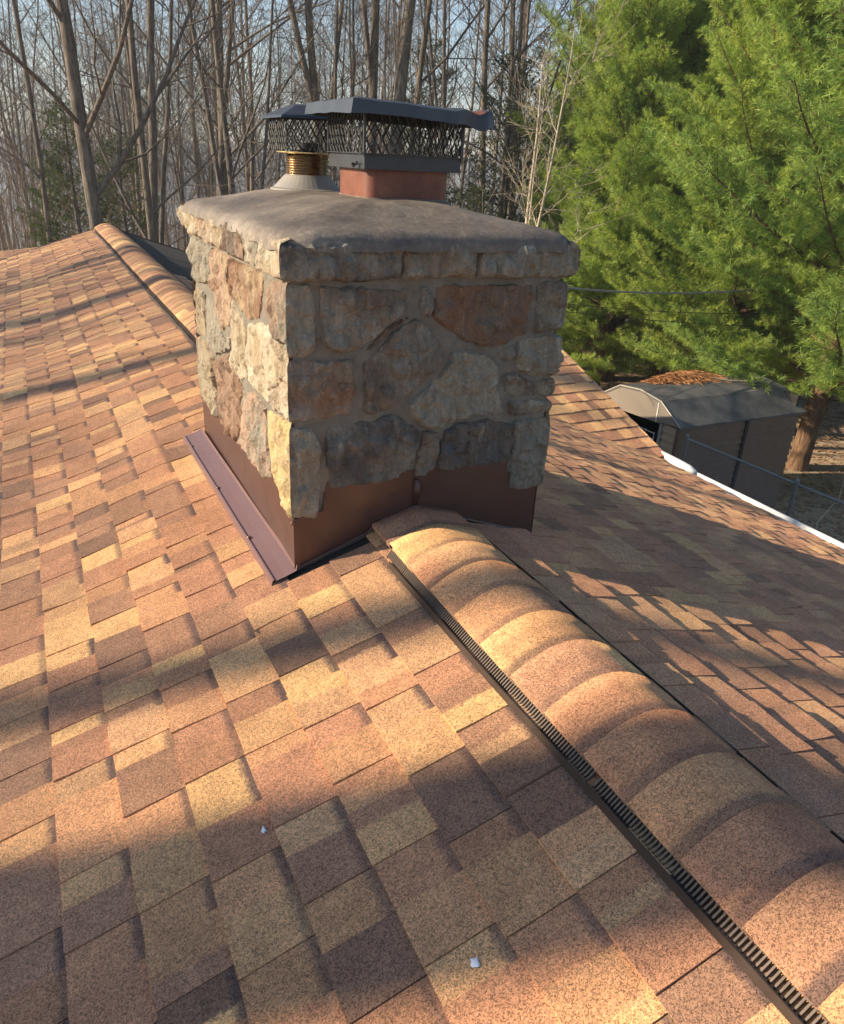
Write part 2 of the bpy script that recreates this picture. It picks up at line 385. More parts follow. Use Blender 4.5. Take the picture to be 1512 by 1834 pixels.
TONES = [(.40, .285, .165), (.35, .235, .145), (.30, .185, .120), (.26, .150, .105), (.205, .125, .098), (.135, .086, .074), (.245, .140, .105), (.315, .212, .142)]
WTS = [2.0, 3.2, 4.2, 4.5, 3.8, 2.2, 4, 4]
SHADE_SIDE = [0]
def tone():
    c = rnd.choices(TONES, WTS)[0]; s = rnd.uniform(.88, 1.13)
    k = .15 if SHADE_SIDE[0] == 0 else .50
    m_ = (.275, .178, .116) if SHADE_SIDE[0] == 0 else (.205, .132, .104)  # right slope: its shade is painted into duller, purple-brown tab tones
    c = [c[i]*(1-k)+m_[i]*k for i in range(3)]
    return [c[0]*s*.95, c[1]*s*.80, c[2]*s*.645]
tabs = []       # (area, verts, faces, uv, c1, c2, prm, deckobj)
def tab_geo(P, u0, u1, v0, v1, hb, nu=2, nv=3):
    """P(u,v)->(point, normal); v 0 at the butt. top grid + skirt"""
    v = []; uv = []
    for j in range(nv+1):
        b = v0 + (v1-v0)*j/nv
        for i in range(nu+1):
            a = u0 + (u1-u0)*i/nu
            p, n = P(a, b); t = j/nv
            v.append(p + n*(hb*(1-t)*(1 + .35*noise.noise(Vector((p[0]*9, p[1]*9, 2)))) + .0012)); uv.append((i/nu, t))
    k = nu+1; f = []
    for j in range(nv):
        for i in range(nu): f.append((j*k+i, j*k+i+1, (j+1)*k+i+1, (j+1)*k+i))
    # skirt : butt, left, right
    rim = [(0, i) for i in range(k)] + [(j, nu) for j in range(1, nv+1)]
    rimL = [(j, 0) for j in range(nv, 0, -1)] + rim
    base = len(v)
    for (j, i) in rimL:
        a = u0 + (u1-u0)*i/nu; b = v0 + (v1-v0)*j/nv
        p, n = P(a, b); v.append(p - n*.002); uv.append((i/nu, j/nv))
    for m in range(len(rimL)-1):
        a, b = rimL[m], rimL[m+1]
        f.append((b[0]*k+b[1], a[0]*k+a[1], base+m, base+m+1))
    return np.array(v), f, uv
def keepmask(x, y):   # under the chimney
    return not (-.41 < x < .49 and .0 < y < 1.38)
def lay(P, inside, u_start, u_end, rows, row_v, dk, flip=False, tooth=.0085, slot=.0045):
    for r in range(rows):
        v0 = row_v(r); u = u_start + rnd.uniform(-.1, .1); k = rnd.randrange(2)
        pc = None
        while u < u_end:
            wd = rnd.uniform(.095, .155) if k % 2 else rnd.uniform(.06, .125)
            if rnd.random() < .06: wd *= 1.5
            hb = (tooth if k % 2 else slot)*rnd.uniform(.85, 1.2)
            a0, a1 = u, u+wd - (.0006)
            mid, nrm = P((a0+a1)/2, v0+EX*.5)
            if inside(mid[0], mid[1]):
                j = rnd.uniform(-.0022, .0022)
                g = .0022 if k % 2 else 0
                V, Fc, UV = tab_geo(P, max(u_start, a0+g), min(a1, u_end), v0+j, v0+EX+.012, hb)
                if flip: Fc = [q[::-1] for q in Fc]
                c1 = tone() if (pc is None or rnd.random() < .8) else pc
                c2 = tone() if rnd.random() < .45 else c1
                spl = rnd.choice([rnd.uniform(.25, .75), 2.0]) if c2 is not c1 else 2.0
                band = rnd.uniform(.6, 1.0) if (k % 2 == 0 and rnd.random() < .9) else (.55 if rnd.random() < .2 else 0)
                px, py, z = proj(mid)
                ar = 0
                if z > .2 and -60 < px < 1570 and -60 < py < 1900 and not (340 < px < 1000 and 350 < py < 900 and mid[1] > .2):
                    vd = (CAM-mid)/np.linalg.norm(CAM-mid)
                    ar = abs(vd @ nrm)*wd*EX/(z*z)
                tabs.append((ar, V, Fc, UV, c1, c2, (min(spl, 1.5)/1.0 if spl < 1.5 else 9.0, band, rnd.random()), dk))
                pc = c2
            u += wd; k += 1
def P_main(side):
    ca = 1/math.sqrt(1+TP*TP)
    n = np.array([side*TP*ca, 0, ca])
    def P(u, v):      # v measured horizontally from butt toward the ridge, u along y
        x = side*(XE+.03 - v)
        return np.array([x, u, rz(x, u)]), n
    return P
# row butts fall on |x| = .175 + k*EX
nrows = 25
def rowv(r): return (XE+.03) - (.175 + (nrows-1-r)*EX)
def in_left(x, y): return keepmask(x, y)
VY, VX = 2.50, 3.635          # valley foot
def in_right(x, y): return keepmask(x, y) and not (x + y > VX + VY + .03 and y > 2.3)
lay(P_main(-1), in_left, YA, YB, nrows, rowv, DL, flip=True)
SHADE_SIDE[0] = 1
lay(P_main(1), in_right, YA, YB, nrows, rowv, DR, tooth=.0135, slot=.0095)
SHADE_SIDE[0] = 0
# cross wing whose slope faces the camera, meeting the main slope in a valley
WX1 = 3.73; WZ0 = -TP*VX; WYT = 5.9
def wz(y): return WZ0 + TP*(y-VY) + .008
nW = np.array([0, -TP, 1])/math.sqrt(1+TP*TP)
def P_wing(u, v): return np.array([u, VY-.12+v, wz(VY-.12+v) + .006*noise.noise(Vector((u*3, v*3, 4)))]), nW
wd_v = [(.6, WYT, wz(WYT)-.006), (.6, VY+3.03, wz(VY+3.03)-.02), (VX+.0, VY-.12, wz(VY-.12)-.006), (WX1, VY-.12, wz(VY-.12)-.006), (WX1, WYT, wz(WYT)-.006),
        (.6, 8.6, wz(WYT)-.006-TP*2.7), (WX1, 8.6, wz(WYT)-.006-TP*2.7)]
wk = mk('wing_roof_deck', wd_v, [(1, 2, 3, 4, 0), (0, 4, 6, 5)], MAT['deck'], HOUSE)
sm = wk.modifiers.new('thickness', 'SOLIDIFY'); sm.thickness = .05; sm.offset = 0 if False else -1
# rake board and wall under the wing
wl = MB()
a = np.array([WX1-.0, VY-.14]); 
mk('rake_board', [(WX1, VY-.13, wz(VY-.13)-.01), (WX1+.02, VY-.13, wz(VY-.13)-.01), (WX1+.02, VY-.13, wz(VY-.13)-.15), (WX1, VY-.13, wz(VY-.13)-.15),
                  (WX1, WYT, wz(WYT)-.01), (WX1+.02, WYT, wz(WYT)-.01), (WX1+.02, WYT, wz(WYT)-.15), (WX1, WYT, wz(WYT)-.15)],
   [(0, 3, 2, 1), (4, 5, 6, 7), (0, 1, 5, 4), (1, 2, 6, 5), (2, 3, 7, 6), (3, 0, 4, 7)], MAT['white'], HOUSE)
mk('wall', [(WX1-.1, 2.9, GZ), (WX1-.1, 8.4, GZ), (WX1-.1, 8.4, wz(WYT)-.06-TP*2.5), (WX1-.1, WYT, wz(WYT)-.06), (WX1-.1, 2.9, wz(2.9)-.06),
            (WX1-.3, 2.9, GZ), (WX1-.3, 8.4, GZ), (WX1-.3, 8.4, wz(WYT)-.06-TP*2.5), (WX1-.3, WYT, wz(WYT)-.06), (WX1-.3, 2.9, wz(2.9)-.06)],
   [(0, 1, 2, 3, 4), (9, 8, 7, 6, 5), (0, 4, 9, 5), (4, 3, 8, 9), (3, 2, 7, 8), (2, 1, 6, 7)], MAT['wall'], HOUSE)
def in_wing(x, y): return x + y > VX + VY - .10 and x > .7 and y < WYT
lay(P_wing, in_wing, .8, WX1, 24, lambda r: r*EX, wk, tooth=.010, slot=.006)
# far low roof beyond the left rake
def P_far(u, v): return np.array([-3.4+v, u, -.62 - TP*.35*abs(-.75-(-3.4+v)) + .004*noise.noise(Vector((u*2, v*3, 4)))]), np.array([-.11, 0, .99])
fk = mk('low_roof_deck', [(-3.4, 10.5, -.95), (-.7, 10.5, -.63), (-.7, 13.4, -.63), (-3.4, 13.4, -.95)], [(0, 1, 2, 3)], MAT['deck'], HOUSE)
sm = fk.modifiers.new('thickness', 'SOLIDIFY'); sm.thickness = .08; sm.offset = -1
lay(P_far, lambda x, y: True, 10.5, 13.4, 18, lambda r: r*EX, fk, flip=True)
wl = MB(); wl.box(-3.3, -.8, 10.3, 13.2, GZ-.2, -.98); wl.build('wall', MAT['wall'], HOUSE)

tabs.sort(key=lambda q: -q[0])
NB = 292
rest = {}
def prm_arr(p, n):
    return np.tile(np.array([p[0], p[1], p[2], 1], np.float32), (n, 1))
for i, (ar, V, Fc, UV, c1, c2, p, dk) in enumerate(tabs):
    if i < NB:
        mk('shingle', V, Fc, MAT['shingle'], dk, cols={'c1': c1, 'c2': c2, 'prm': prm_arr(p, len(V))}, uv=UV)
    else:
        rest.setdefault(dk.name, [dk, [], [], [], [], [], [], 0])
        R_ = rest[dk.name]; n = len(V)
        R_[1].append(V); R_[2] += [tuple(a+R_[7] for a in q) for q in Fc]; R_[3] += UV
        R_[4].append(np.tile([*c1, 1], (n, 1))); R_[5].append(np.tile([*c2, 1], (n, 1))); R_[6].append(prm_arr(p, n)); R_[7] += n
for R_ in rest.values():
    o = mk('shingles', np.vstack(R_[1]), R_[2], MAT['shingle'], R_[0],
           cols={'c1': np.vstack(R_[4]), 'c2': np.vstack(R_[5]), 'prm': np.vstack(R_[6])}, uv=R_[3])
    o['kind'] = 'stuff'
print('tabs', len(tabs))
# valley trim strip
# far rake edge boards
for s in (-1, 1):
    m = MB(); pts = []
    for i in range(30):
        x = s*XE*i/29; pts.append((x, YB+.012, rz(x, YB)+.012))
    v = []; f = []
    for (x, y, z) in pts: v += [(x, y-.05, z), (x, y+.02, z-.004), (x, y+.02, z-.12), (x, y-.05, z-.12)]
    for i in range(29):
        for k in range(4): f.append((i*4+k, i*4+(k+1) % 4, (i+1)*4+(k+1) % 4, (i+1)*4+k))
    mk('rake_board', v, f, MAT['vent'], HOUSE)
# gutter (right eave): trough, fascia, rounded end piece
g = MB()
prof = [(3.60, -1.235), (3.60, -1.33), (3.72, -1.33), (3.765, -1.27), (3.765, -1.198), (3.750, -1.198), (3.750, -1.26), (3.695, -1.322), (3.612, -1.322), (3.612, -1.235)]
v = []; f = []
for y in (YA, VY-.1):
    for (x, z) in prof: v.append((x, y, z))
n = len(prof)
f = [(i, (i+1) % n, n+(i+1) % n, n+i) for i in range(n)] + [tuple(range(n))[::-1], tuple(range(n, 2*n))]
mk('gutter', v, f, MAT['white'], HOUSE)
g = MB(); yy = np.linspace(VY-.30, VY+.20, 9)
rr = [.024, .040, .043, .044, .044, .044, .043, .040, .026]
g.tube([(3.735-.004*i, y, -1.20+.003*i) for i, y in enumerate(yy)], rr, 12); g.build('downspout_elbow', MAT['white'], HOUSE, smooth=True)
g = MB(); g.box(3.56, 3.60, YA, VY, -1.38, -1.225); g.build('fascia', MAT['white'], HOUSE)

# ------------------------------------------------------------------ ridge vent with rolled cap shingles
def cz(x, y):
    b_ = smooth01((y+.42)/.30) if y < .0 else (smooth01((2.2-y)/.5) if y < 2.2 else 0)
    a_ = .036 - .061*(abs(x)/.155)**1.9
    return a_*(1-b_) + (-TP*math.sqrt(x*x+.0016)+.038)*b_ + und(0, y)*.9
VENT = mk('ridge_vent', *(lambda: (
    [(x, y, cz(x, y)-.012) for y in np.linspace(YA, YB, 120) for x in np.linspace(-.145, .145, 9)],
    [(j*9+i, j*9+i+1, (j+1)*9+i+1, (j+1)*9+i) for j in range(119) for i in range(8) if not (-.02 < (YA + (YB-YA)*(j+.5)/119) < 1.38)]))(), MAT['vent'], HOUSE)
def cap_piece(y1, c1, c2, spl, big):
    # butt at +y end (y1), head at y1-.165
    L_ = .165; nx_, ny_ = 12, 3; v = []; uv = []
    for j in range(ny_+1):
        t = j/ny_; y = y1 - L_*t
        for i in range(nx_+1):
            x = -.155 + .31*i/nx_
            v.append((x, y, cz(x, y) + .004*(1-t))); uv.append((.5 + (i/nx_-.5)*.0 + .0, t*.165/.143) if False else (i/nx_, t*L_/EX))
    k = nx_+1; f = [(j*k+i+1, j*k+i, (j+1)*k+i, (j+1)*k+i+1) for j in range(ny_) for i in range(nx_)]
    rim = [(j, 0) for j in range(ny_, 0, -1)] + [(0, i) for i in range(k)] + [(j, nx_) for j in range(1, ny_+1)]
    b = len(v)
    for (j, i) in rim:
        p = v[j*k+i]; v.append((p[0], p[1], p[2]-(.014 if y1 > -.24 and y1 < .1 and i in (0, nx_) else .005))); uv.append(uv[j*k+i])
    for m in range(len(rim)-1):
        a, c = rim[m], rim[m+1]; f.append((a[0]*k+a[1], c[0]*k+c[1], b+m+1, b+m))
    o = mk('cap_shingle', v, f, MAT['shingle'], VENT, cols={'c1': c1, 'c2': c2, 'prm': prm_arr((spl, rnd.uniform(.35, .8), 1.0), len(v))}, uv=uv, smooth=False)
    for q in list(o.data.polygons)[:nx_*ny_]: q.use_smooth = True
y = YA + .2
while y < YB+.02:
    if not (-.004 < y < 1.52):
        c = [a*1.0 for a in tone()]; cap_piece(y, c, [a*b for a, b in zip(c, (.85, .8, .8))] if rnd.random() < .5 else tone(), rnd.uniform(.2, .9), 1)
    y += EX
# louvred edge: outer baffle rail + comb of ribs, both sides
def vent_edge(side, y0, y1):
    ys_ = np.arange(y0, y1, .12); xo0 = side*.184; xi = side*.150
    v = []; f = []
    for y in ys_:
        zr = rz(side*.19, y)
        xo = xo0 + .0022*noise.noise(Vector((y*4, side, 0)))
        sec = [(xi, zr+.013), (side*.169, zr+.011), (xo-side*.003, zr+.017), (xo-side*.004, zr+.022), (xo-side*.001, zr+.022), (xo+side*.002, zr+.004)]
        v += [(a, y, b) for a, b in sec]
    n = 6
    for j in range(len(ys_)-1):
        for i in range(n-1): f.append((j*n+i, j*n+i+1, (j+1)*n+i+1, (j+1)*n+i))
    mk('baffle', v, f, MAT['vent'], VENT)
    m = MB(); y = y0+.004
    while y < y1-.01:
        zr = rz(side*.19, y); zt = cz(.15, y) + .002*noise.noise(Vector((y*25, 0, 0)))
        if (y % 1.22) < .012: y += .012; continue
        v = []
        for yy in (y, y+.0035):
            v += [(side*.152, yy, zr+.013), (side*.152, yy, zt-.004), (side*.172, yy, zr+.020), (side*.172, yy, zr+.012)]
        m.add(v, [(0, 1, 2, 3), (7, 6, 5, 4), (1, 5, 6, 2), (2, 6, 7, 3), (0, 4, 5, 1)])
        y += .0092 if y < 1 else .02
    o = m.build('louvre', MAT['louvre'], VENT); o['kind'] = 'stuff'
vent_edge(-1, YA, -.17); vent_edge(-1, 1.6, 10.0); vent_edge(1, YA, -.06); vent_edge(1, 1.6, 10.0)

# ------------------------------------------------------------------ chimney
XL, XR, YD = -.406, .484, 1.36; ZB = .765
CH = thing('stone_chimney', 'fieldstone chimney with a grey cement crown rising through the shingle ridge', 'chimney', ((XL+XR)/2, YD/2, -.6))
m = MB(); m.box(XL-.006, XR+.006, -.006, YD+.006, -.6, .80)
core = m.build('mortar_core', MAT['mortar'], CH)
def mortar_face(org, U, Nn, L):
    us, zs = np.arange(0, L+.001, .016), np.arange(.125, .79, .016); v = []
    for z in zs:
        for u in us:
            p = np.array(org)+np.array(U)*u+np.array([0, 0, z]); q = Vector(p*24)
            v.append(p + np.array(Nn)*(.004 + .005*noise.noise(q) + .004*noise.noise(q*3)))
    n = len(us); f = [(j*n+i, j*n+i+1, (j+1)*n+i+1, (j+1)*n+i) for j in range(len(zs)-1) for i in range(n-1)]
    if U[1]: f = [q[::-1] for q in f]
    mk('mortar', v, f, MAT['mortar'], CH, smooth=True)
mortar_face((XL-.004, -.006, 0), (1, 0, 0), (0, -1, 0), XR-XL+.008); mortar_face((XL-.006, -.004, 0), (0, 1, 0), (-1, 0, 0), YD+.008)
F_ = [[(-0.414,0.76),(-0.348,0.756),(-0.339,0.71),(-0.341,0.573),(-0.364,0.555),(-0.42,0.556)],[(-0.326,0.755),(-0.051,0.739),(-0.059,0.721),(-0.072,0.669),(-0.132,0.625),(-0.208,0.565),(-0.255,0.565),(-0.299,0.57),(-0.319,0.609),(-0.326,0.678)],[(-0.021,0.744),(0.02,0.74),(0.026,0.694),(0.019,0.652),(-0.01,0.667)],[(0.038,0.748),(0.377,0.744),(0.381,0.653),(0.362,0.582),(0.252,0.545),(0.146,0.575),(0.076,0.619),(0.034,0.66),(0.035,0.704)],[(0.394,0.747),(0.481,0.751),(0.488,0.679),(0.478,0.598),(0.419,0.588),(0.407,0.595)],[(-0.406,0.55),(-0.232,0.54),(-0.226,0.453),(-0.23,0.365),(-0.338,0.364),(-0.407,0.365)],[(-0.035,0.651),(-0.009,0.639),(0.07,0.561),(0.063,0.517),(0.002,0.447),(-0.086,0.382),(-0.168,0.365),(-0.193,0.374),(-0.19,0.53),(-0.148,0.562),(-0.095,0.615)],[(-0.132,0.621),(-0.066,0.658),(-0.047,0.656),(-0.157,0.567),(-0.199,0.556)],[(0.108,0.544),(0.169,0.544),(0.24,0.518),(0.284,0.475),(0.288,0.399),(0.323,0.315),(0.216,0.325),(0.132,0.317),(0.078,0.294),(0.023,0.306),(-0.03,0.352),(-0.035,0.392),(0.01,0.422),(0.067,0.466)],[(0.263,0.532),(0.352,0.573),(0.329,0.522),(0.306,0.499)],[(0.352,0.57),(0.398,0.583),(0.481,0.576),(0.494,0.487),(0.485,0.442),(0.417,0.441),(0.361,0.47),(0.341,0.515)],[(0.311,0.458),(0.346,0.466),(0.41,0.431),(0.49,0.432),(0.496,0.366),(0.357,0.374),(0.317,0.4)],[(0.327,0.367),(0.493,0.358),(0.493,0.305),(0.365,0.309),(0.342,0.316)],[(-0.408,0.354),(-0.35,0.333),(-0.332,0.286),(-0.33,0.162),(-0.341,0.044),(-0.411,0.053)],[(-0.308,0.34),(-0.161,0.346),(-0.111,0.359),(-0.059,0.342),(0.003,0.289),(-0.001,0.235),(-0.018,0.178),(-0.077,0.137),(-0.195,0.133),(-0.297,0.135),(-0.312,0.253)],[(0.02,0.287),(0.072,0.285),(0.078,0.239),(0.069,0.16),(0.032,0.135),(-0.004,0.143),(0.004,0.215)],[(0.103,0.288),(0.147,0.306),(0.261,0.306),(0.344,0.284),(0.359,0.137),(0.233,0.14),(0.109,0.148),(0.077,0.156),(0.087,0.238)],[(0.357,0.293),(0.479,0.289),(0.493,0.191),(0.495,0.031),(0.427,0.027),(0.373,0.042),(0.368,0.205)]]
L_ = [[(1.387,0.747),(0.922,0.756),(0.972,0.618),(1.099,0.592),(1.326,0.566),(1.404,0.66)],[(0.896,0.752),(0.656,0.747),(0.677,0.611),(0.731,0.504),(0.862,0.452),(0.982,0.506),(0.947,0.619)],[(0.612,0.747),(0.289,0.757),(0.231,0.746),(0.286,0.654),(0.304,0.608),(0.407,0.581),(0.545,0.581),(0.656,0.62)],[(0.211,0.748),(-0.038,0.756),(-0.066,0.715),(-0.059,0.629),(-0.08,0.585),(0.011,0.594),(0.083,0.578),(0.153,0.616),(0.227,0.685)],[(1.324,0.551),(1.128,0.55),(1.196,0.439),(1.197,0.354),(1.329,0.341),(1.4,0.431)],[(1.108,0.546),(0.969,0.509),(0.865,0.441),(0.741,0.467),(0.759,0.399),(1.014,0.321),(1.177,0.348)],[(0.683,0.598),(0.529,0.565),(0.496,0.512),(0.507,0.359),(0.6,0.328),(0.703,0.351),(0.716,0.466)],[(0.458,0.56),(0.295,0.597),(0.163,0.608),(0.066,0.572),(-0.087,0.579),(-0.093,0.541),(0.019,0.513),(0.138,0.428),(0.232,0.35),(0.376,0.35),(0.466,0.37),(0.48,0.486)],[(0.122,0.43),(-0.095,0.537),(-0.11,0.443),(-0.093,0.378),(0.033,0.362),(0.218,0.347)],[(1.361,0.326),(1.189,0.335),(1.025,0.308),(1.038,0.179),(1.05,0.049),(1.218,0.033),(1.371,0.037)],[(1.0,0.312),(0.755,0.39),(0.625,0.325),(0.59,0.301),(0.651,0.149),(0.722,0.055),(0.97,0.047),(1.017,0.147)],[(0.566,0.306),(0.383,0.338),(0.279,0.32),(0.278,0.206),(0.231,0.097),(0.313,0.058),(0.505,0.06),(0.687,0.058),(0.616,0.194)],[(0.248,0.326),(0.034,0.351),(-0.08,0.363),(-0.059,0.07),(0.025,0.051),(0.14,0.07),(0.204,0.107),(0.253,0.214)]]
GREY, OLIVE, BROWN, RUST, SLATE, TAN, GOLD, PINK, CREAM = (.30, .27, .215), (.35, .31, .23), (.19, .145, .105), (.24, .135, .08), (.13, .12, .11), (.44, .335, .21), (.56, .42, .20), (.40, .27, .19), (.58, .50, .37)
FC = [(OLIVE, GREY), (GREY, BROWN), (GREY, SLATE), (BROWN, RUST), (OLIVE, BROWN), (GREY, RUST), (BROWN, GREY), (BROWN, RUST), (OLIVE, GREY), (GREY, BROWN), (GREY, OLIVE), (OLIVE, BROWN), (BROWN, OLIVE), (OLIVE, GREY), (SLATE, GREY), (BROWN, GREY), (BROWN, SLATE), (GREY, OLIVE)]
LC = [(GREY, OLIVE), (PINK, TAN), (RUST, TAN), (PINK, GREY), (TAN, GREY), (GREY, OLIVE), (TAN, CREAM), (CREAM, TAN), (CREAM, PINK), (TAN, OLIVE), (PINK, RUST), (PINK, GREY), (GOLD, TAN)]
def stone(poly, org, U, V, Nn, umin, umax, col, th, grid=.0095, face=0, grow_=.010):
    """one split-faced stone: traced outline, rough raised face, edges dropping back into the mortar; edges on a wall corner stay proud"""
    U, V, Nn, org = map(np.array, (U, V, Nn, org))
    P = [[p[0], p[1]] for p in poly]
    for p in P:
        cc = np.mean(poly, axis=0); dv = np.array(p)-cc; dv = dv/np.linalg.norm(dv)*grow_; p[0] += dv[0]; p[1] += dv[1]*.7
        if umin is not None and p[0] < umin+.022: p[0] = umin-th
        if umax is not None and p[0] > umax-.022: p[0] = umax+th
    # densify
    B = []; cor = []
    for i in range(len(P)):
        a, b = np.array(P[i]), np.array(P[(i+1) % len(P)]); L = np.linalg.norm(b-a); n = max(1, int(L/.013))
        isc = (umin is not None and a[0] <= umin-th+1e-6 and b[0] <= umin-th+1e-6) or (umax is not None and a[0] >= umax+th-1e-6 and b[0] >= umax+th-1e-6)
        for k in range(n):
            q = a+(b-a)*k/n
            oncorner = (umin is not None and q[0] <= umin-th+1e-6) or (umax is not None and q[0] >= umax+th-1e-6)
            if not oncorner:
                q = q + .0055*np.array([noise.noise(Vector((q[0]*30, q[1]*30, 1.3+face))), noise.noise(Vector((q[0]*30, q[1]*30, 7.7+face)))])
            B.append(q); cor.append(oncorner)
    B = np.array(B); nb = len(B); C2 = np.roll(B, -1, axis=0)
    segc = np.array([cor[i] and cor[(i+1) % nb] for i in range(nb)])
    mn, mx = B.min(0), B.max(0)
    gx, gy = np.meshgrid(np.arange(mn[0], mx[0], grid), np.arange(mn[1], mx[1], grid))
    G = np.stack([gx.ravel(), gy.ravel()], 1) + rng.uniform(-.35, .35, (gx.size, 2))*grid
    def sd(Q, use):
        a = B[use][None]; b = C2[use][None]; q = Q[:, None]
        t = np.clip(((q-a)*(b-a)).sum(-1)/(((b-a)**2).sum(-1)+1e-12), 0, 1)
        return np.linalg.norm(q-(a+t[..., None]*(b-a)), axis=-1).min(1)
    x, y = G[:, 0], G[:, 1]; ins = np.zeros(len(G), bool)
    for (x0, y0), (x1, y1) in zip(B, C2):
        c = ((y0 > y) != (y1 > y)) & (x < (x1-x0)*(y-y0)/(y1-y0+1e-12)+x0); ins ^= c
    G = G[ins]; G = G[sd(G, np.ones(nb, bool)) > grid*.45] if len(G) else G
    pts = [Vector(p) for p in B] + [Vector(p) for p in G]
    r = geometry.delaunay_2d_cdt(pts, [(i, (i+1) % nb) for i in range(nb)], [list(range(nb))], 1, 1e-6)
    co = np.array([[p.x, p.y] for p in r[0]]); fs = [tuple(f) for f in r[2]]
    free = ~segc; d = sd(co, free) if free.any() else np.full(len(co), .1)
    # signed height with facets
    amp = 1.75 if Nn[1] < -.5 else 1.35
    h = np.empty(len(co)); ph = rnd.uniform(0, 50)
    tx, ty = rnd.uniform(-.10, .10), rnd.uniform(-.08, .08); cx_, cy2 = B.mean(0)
    for i, (a, b) in enumerate(co):
        w3 = org + a*U + b*V
        ed = 1-math.exp(-d[i]/.0055)
        q = Vector((w3[0]*9, w3[1]*9, w3[2]*9))
        fr = noise.fractal(q, .75, 2.1, 5)*.013*amp + noise.noise(Vector((w3[0]*38, w3[1]*38, w3[2]*16)))*.0045
        vo = noise.voronoi(Vector((w3[0]*17+ph, w3[1]*17, w3[2]*11)))[0]; fct = ((vo[1]-vo[0])*.022 - .004)*amp
        hh = th*ed + (fr + fct - .002)*ed + ((a-cx_)*tx + (b-cy2)*ty)*.5*ed
        if (umin is not None and a < umin-th+1e-5) or (umax is not None and a > umax+th-1e-5): hh = (th + .35*fr)*(.3+.7*(1-math.exp(-d[i]/.009)))
        h[i] = max(hh, .006, .0155*ed) if (d[i] > .002 or (umin is not None and a < umin-th+1e-5) or (umax is not None and a > umax+th-1e-5)) else -.006
    k1 = np.exp(-d/.009)*th*.7
    if umin is not None: co[:, 0] += np.where(co[:, 0] < umin-th+1e-5, k1, 0)
    if umax is not None: co[:, 0] -= np.where(co[:, 0] > umax+th-1e-5, k1, 0)
    W = org[None] + co[:, :1]*U + co[:, 1:]*V + h[:, None]*Nn
    nn = np.cross(W[fs[0][1]]-W[fs[0][0]], W[fs[0][2]]-W[fs[0][0]]) @ Nn
    if nn < 0: fs = [f[::-1] for f in fs]
    q1, q2 = rnd.uniform(.85, 1.15), rnd.uniform(.85, 1.15); c1 = [a*q1 for a in col[0]]; c2 = [a*q2 for a in col[1]]
    o = mk('stone', W, fs, MAT['stone'], CH, cols={'c1': c1, 'c2': c2})
    return o
TH = .022
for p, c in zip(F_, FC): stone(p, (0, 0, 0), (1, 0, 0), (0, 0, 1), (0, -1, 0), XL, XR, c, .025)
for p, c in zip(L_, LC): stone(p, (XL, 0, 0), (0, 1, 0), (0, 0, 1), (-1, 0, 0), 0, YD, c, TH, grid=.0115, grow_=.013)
# the two far faces repeat the same kind of walling
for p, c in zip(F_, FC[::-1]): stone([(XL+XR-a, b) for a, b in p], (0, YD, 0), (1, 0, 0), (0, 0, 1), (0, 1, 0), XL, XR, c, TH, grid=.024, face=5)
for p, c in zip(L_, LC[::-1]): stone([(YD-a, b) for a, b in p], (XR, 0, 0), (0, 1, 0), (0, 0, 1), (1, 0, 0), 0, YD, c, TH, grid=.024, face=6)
# corbelled band under the crown
OV = .042; Z0, Z1 = .768, .872
def band(edges, org, U, Nn, umin, umax, cols, grid=.011):
    for i in range(len(edges)-1):
        a, b = edges[i], edges[i+1]; g = .006
        a2 = a + (0 if i == 0 else g); b2 = b - (0 if i == len(edges)-2 else g)
        zt = [Z1+rnd.uniform(-.004, .004) for _ in range(2)]; zb = [Z0+rnd.uniform(-.006, .006) for _ in range(2)]
        n = max(1, int((b2-a2)/.06)); top = [(a2+(b2-a2)*k/n, Z1+rnd.uniform(-.006, .003)) for k in range(n+1)]
        bot = [(a2+(b2-a2)*k/n, Z0+rnd.uniform(-.006, .006)) for k in range(n, -1, -1)]
        stone(top+bot, org, U, (0, 0, 1), Nn, umin, umax, cols[i % len(cols)], .03, grid)
bx0, bx1, by0, by1 = XL-OV+.028, XR+OV-.028, -OV+.028, YD+OV-.028
m = MB(); m.box(bx0, bx1, by0, by1, Z0-.006, Z1-.004); m.build('mortar_band', MAT['mortar'], CH)
band([bx0, -.08, .166, bx1], (0, by0, 0), (1, 0, 0), (0, -1, 0), bx0, bx1, [(GREY, SLATE), (BROWN, OLIVE), (GREY, OLIVE)])
band([by0, .18, .36, .62, .80, 1.08, by1], (bx0, 0, 0), (0, 1, 0), (-1, 0, 0), by0, by1, [(CREAM, TAN), (CREAM, GREY), (BROWN, PINK), (TAN, CREAM), (CREAM, PINK)])
band([bx0, .1, .3, bx1], (0, by1, 0), (1, 0, 0), (0, 1, 0), bx0, bx1, [(GREY, BROWN), (BROWN, OLIVE)], .02)
band([by0, .25, .55, .8, 1.1, by1], (bx1, 0, 0), (0, 1, 0), (1, 0, 0), by0, by1, [(GREY, OLIVE), (BROWN, TAN)], .02)
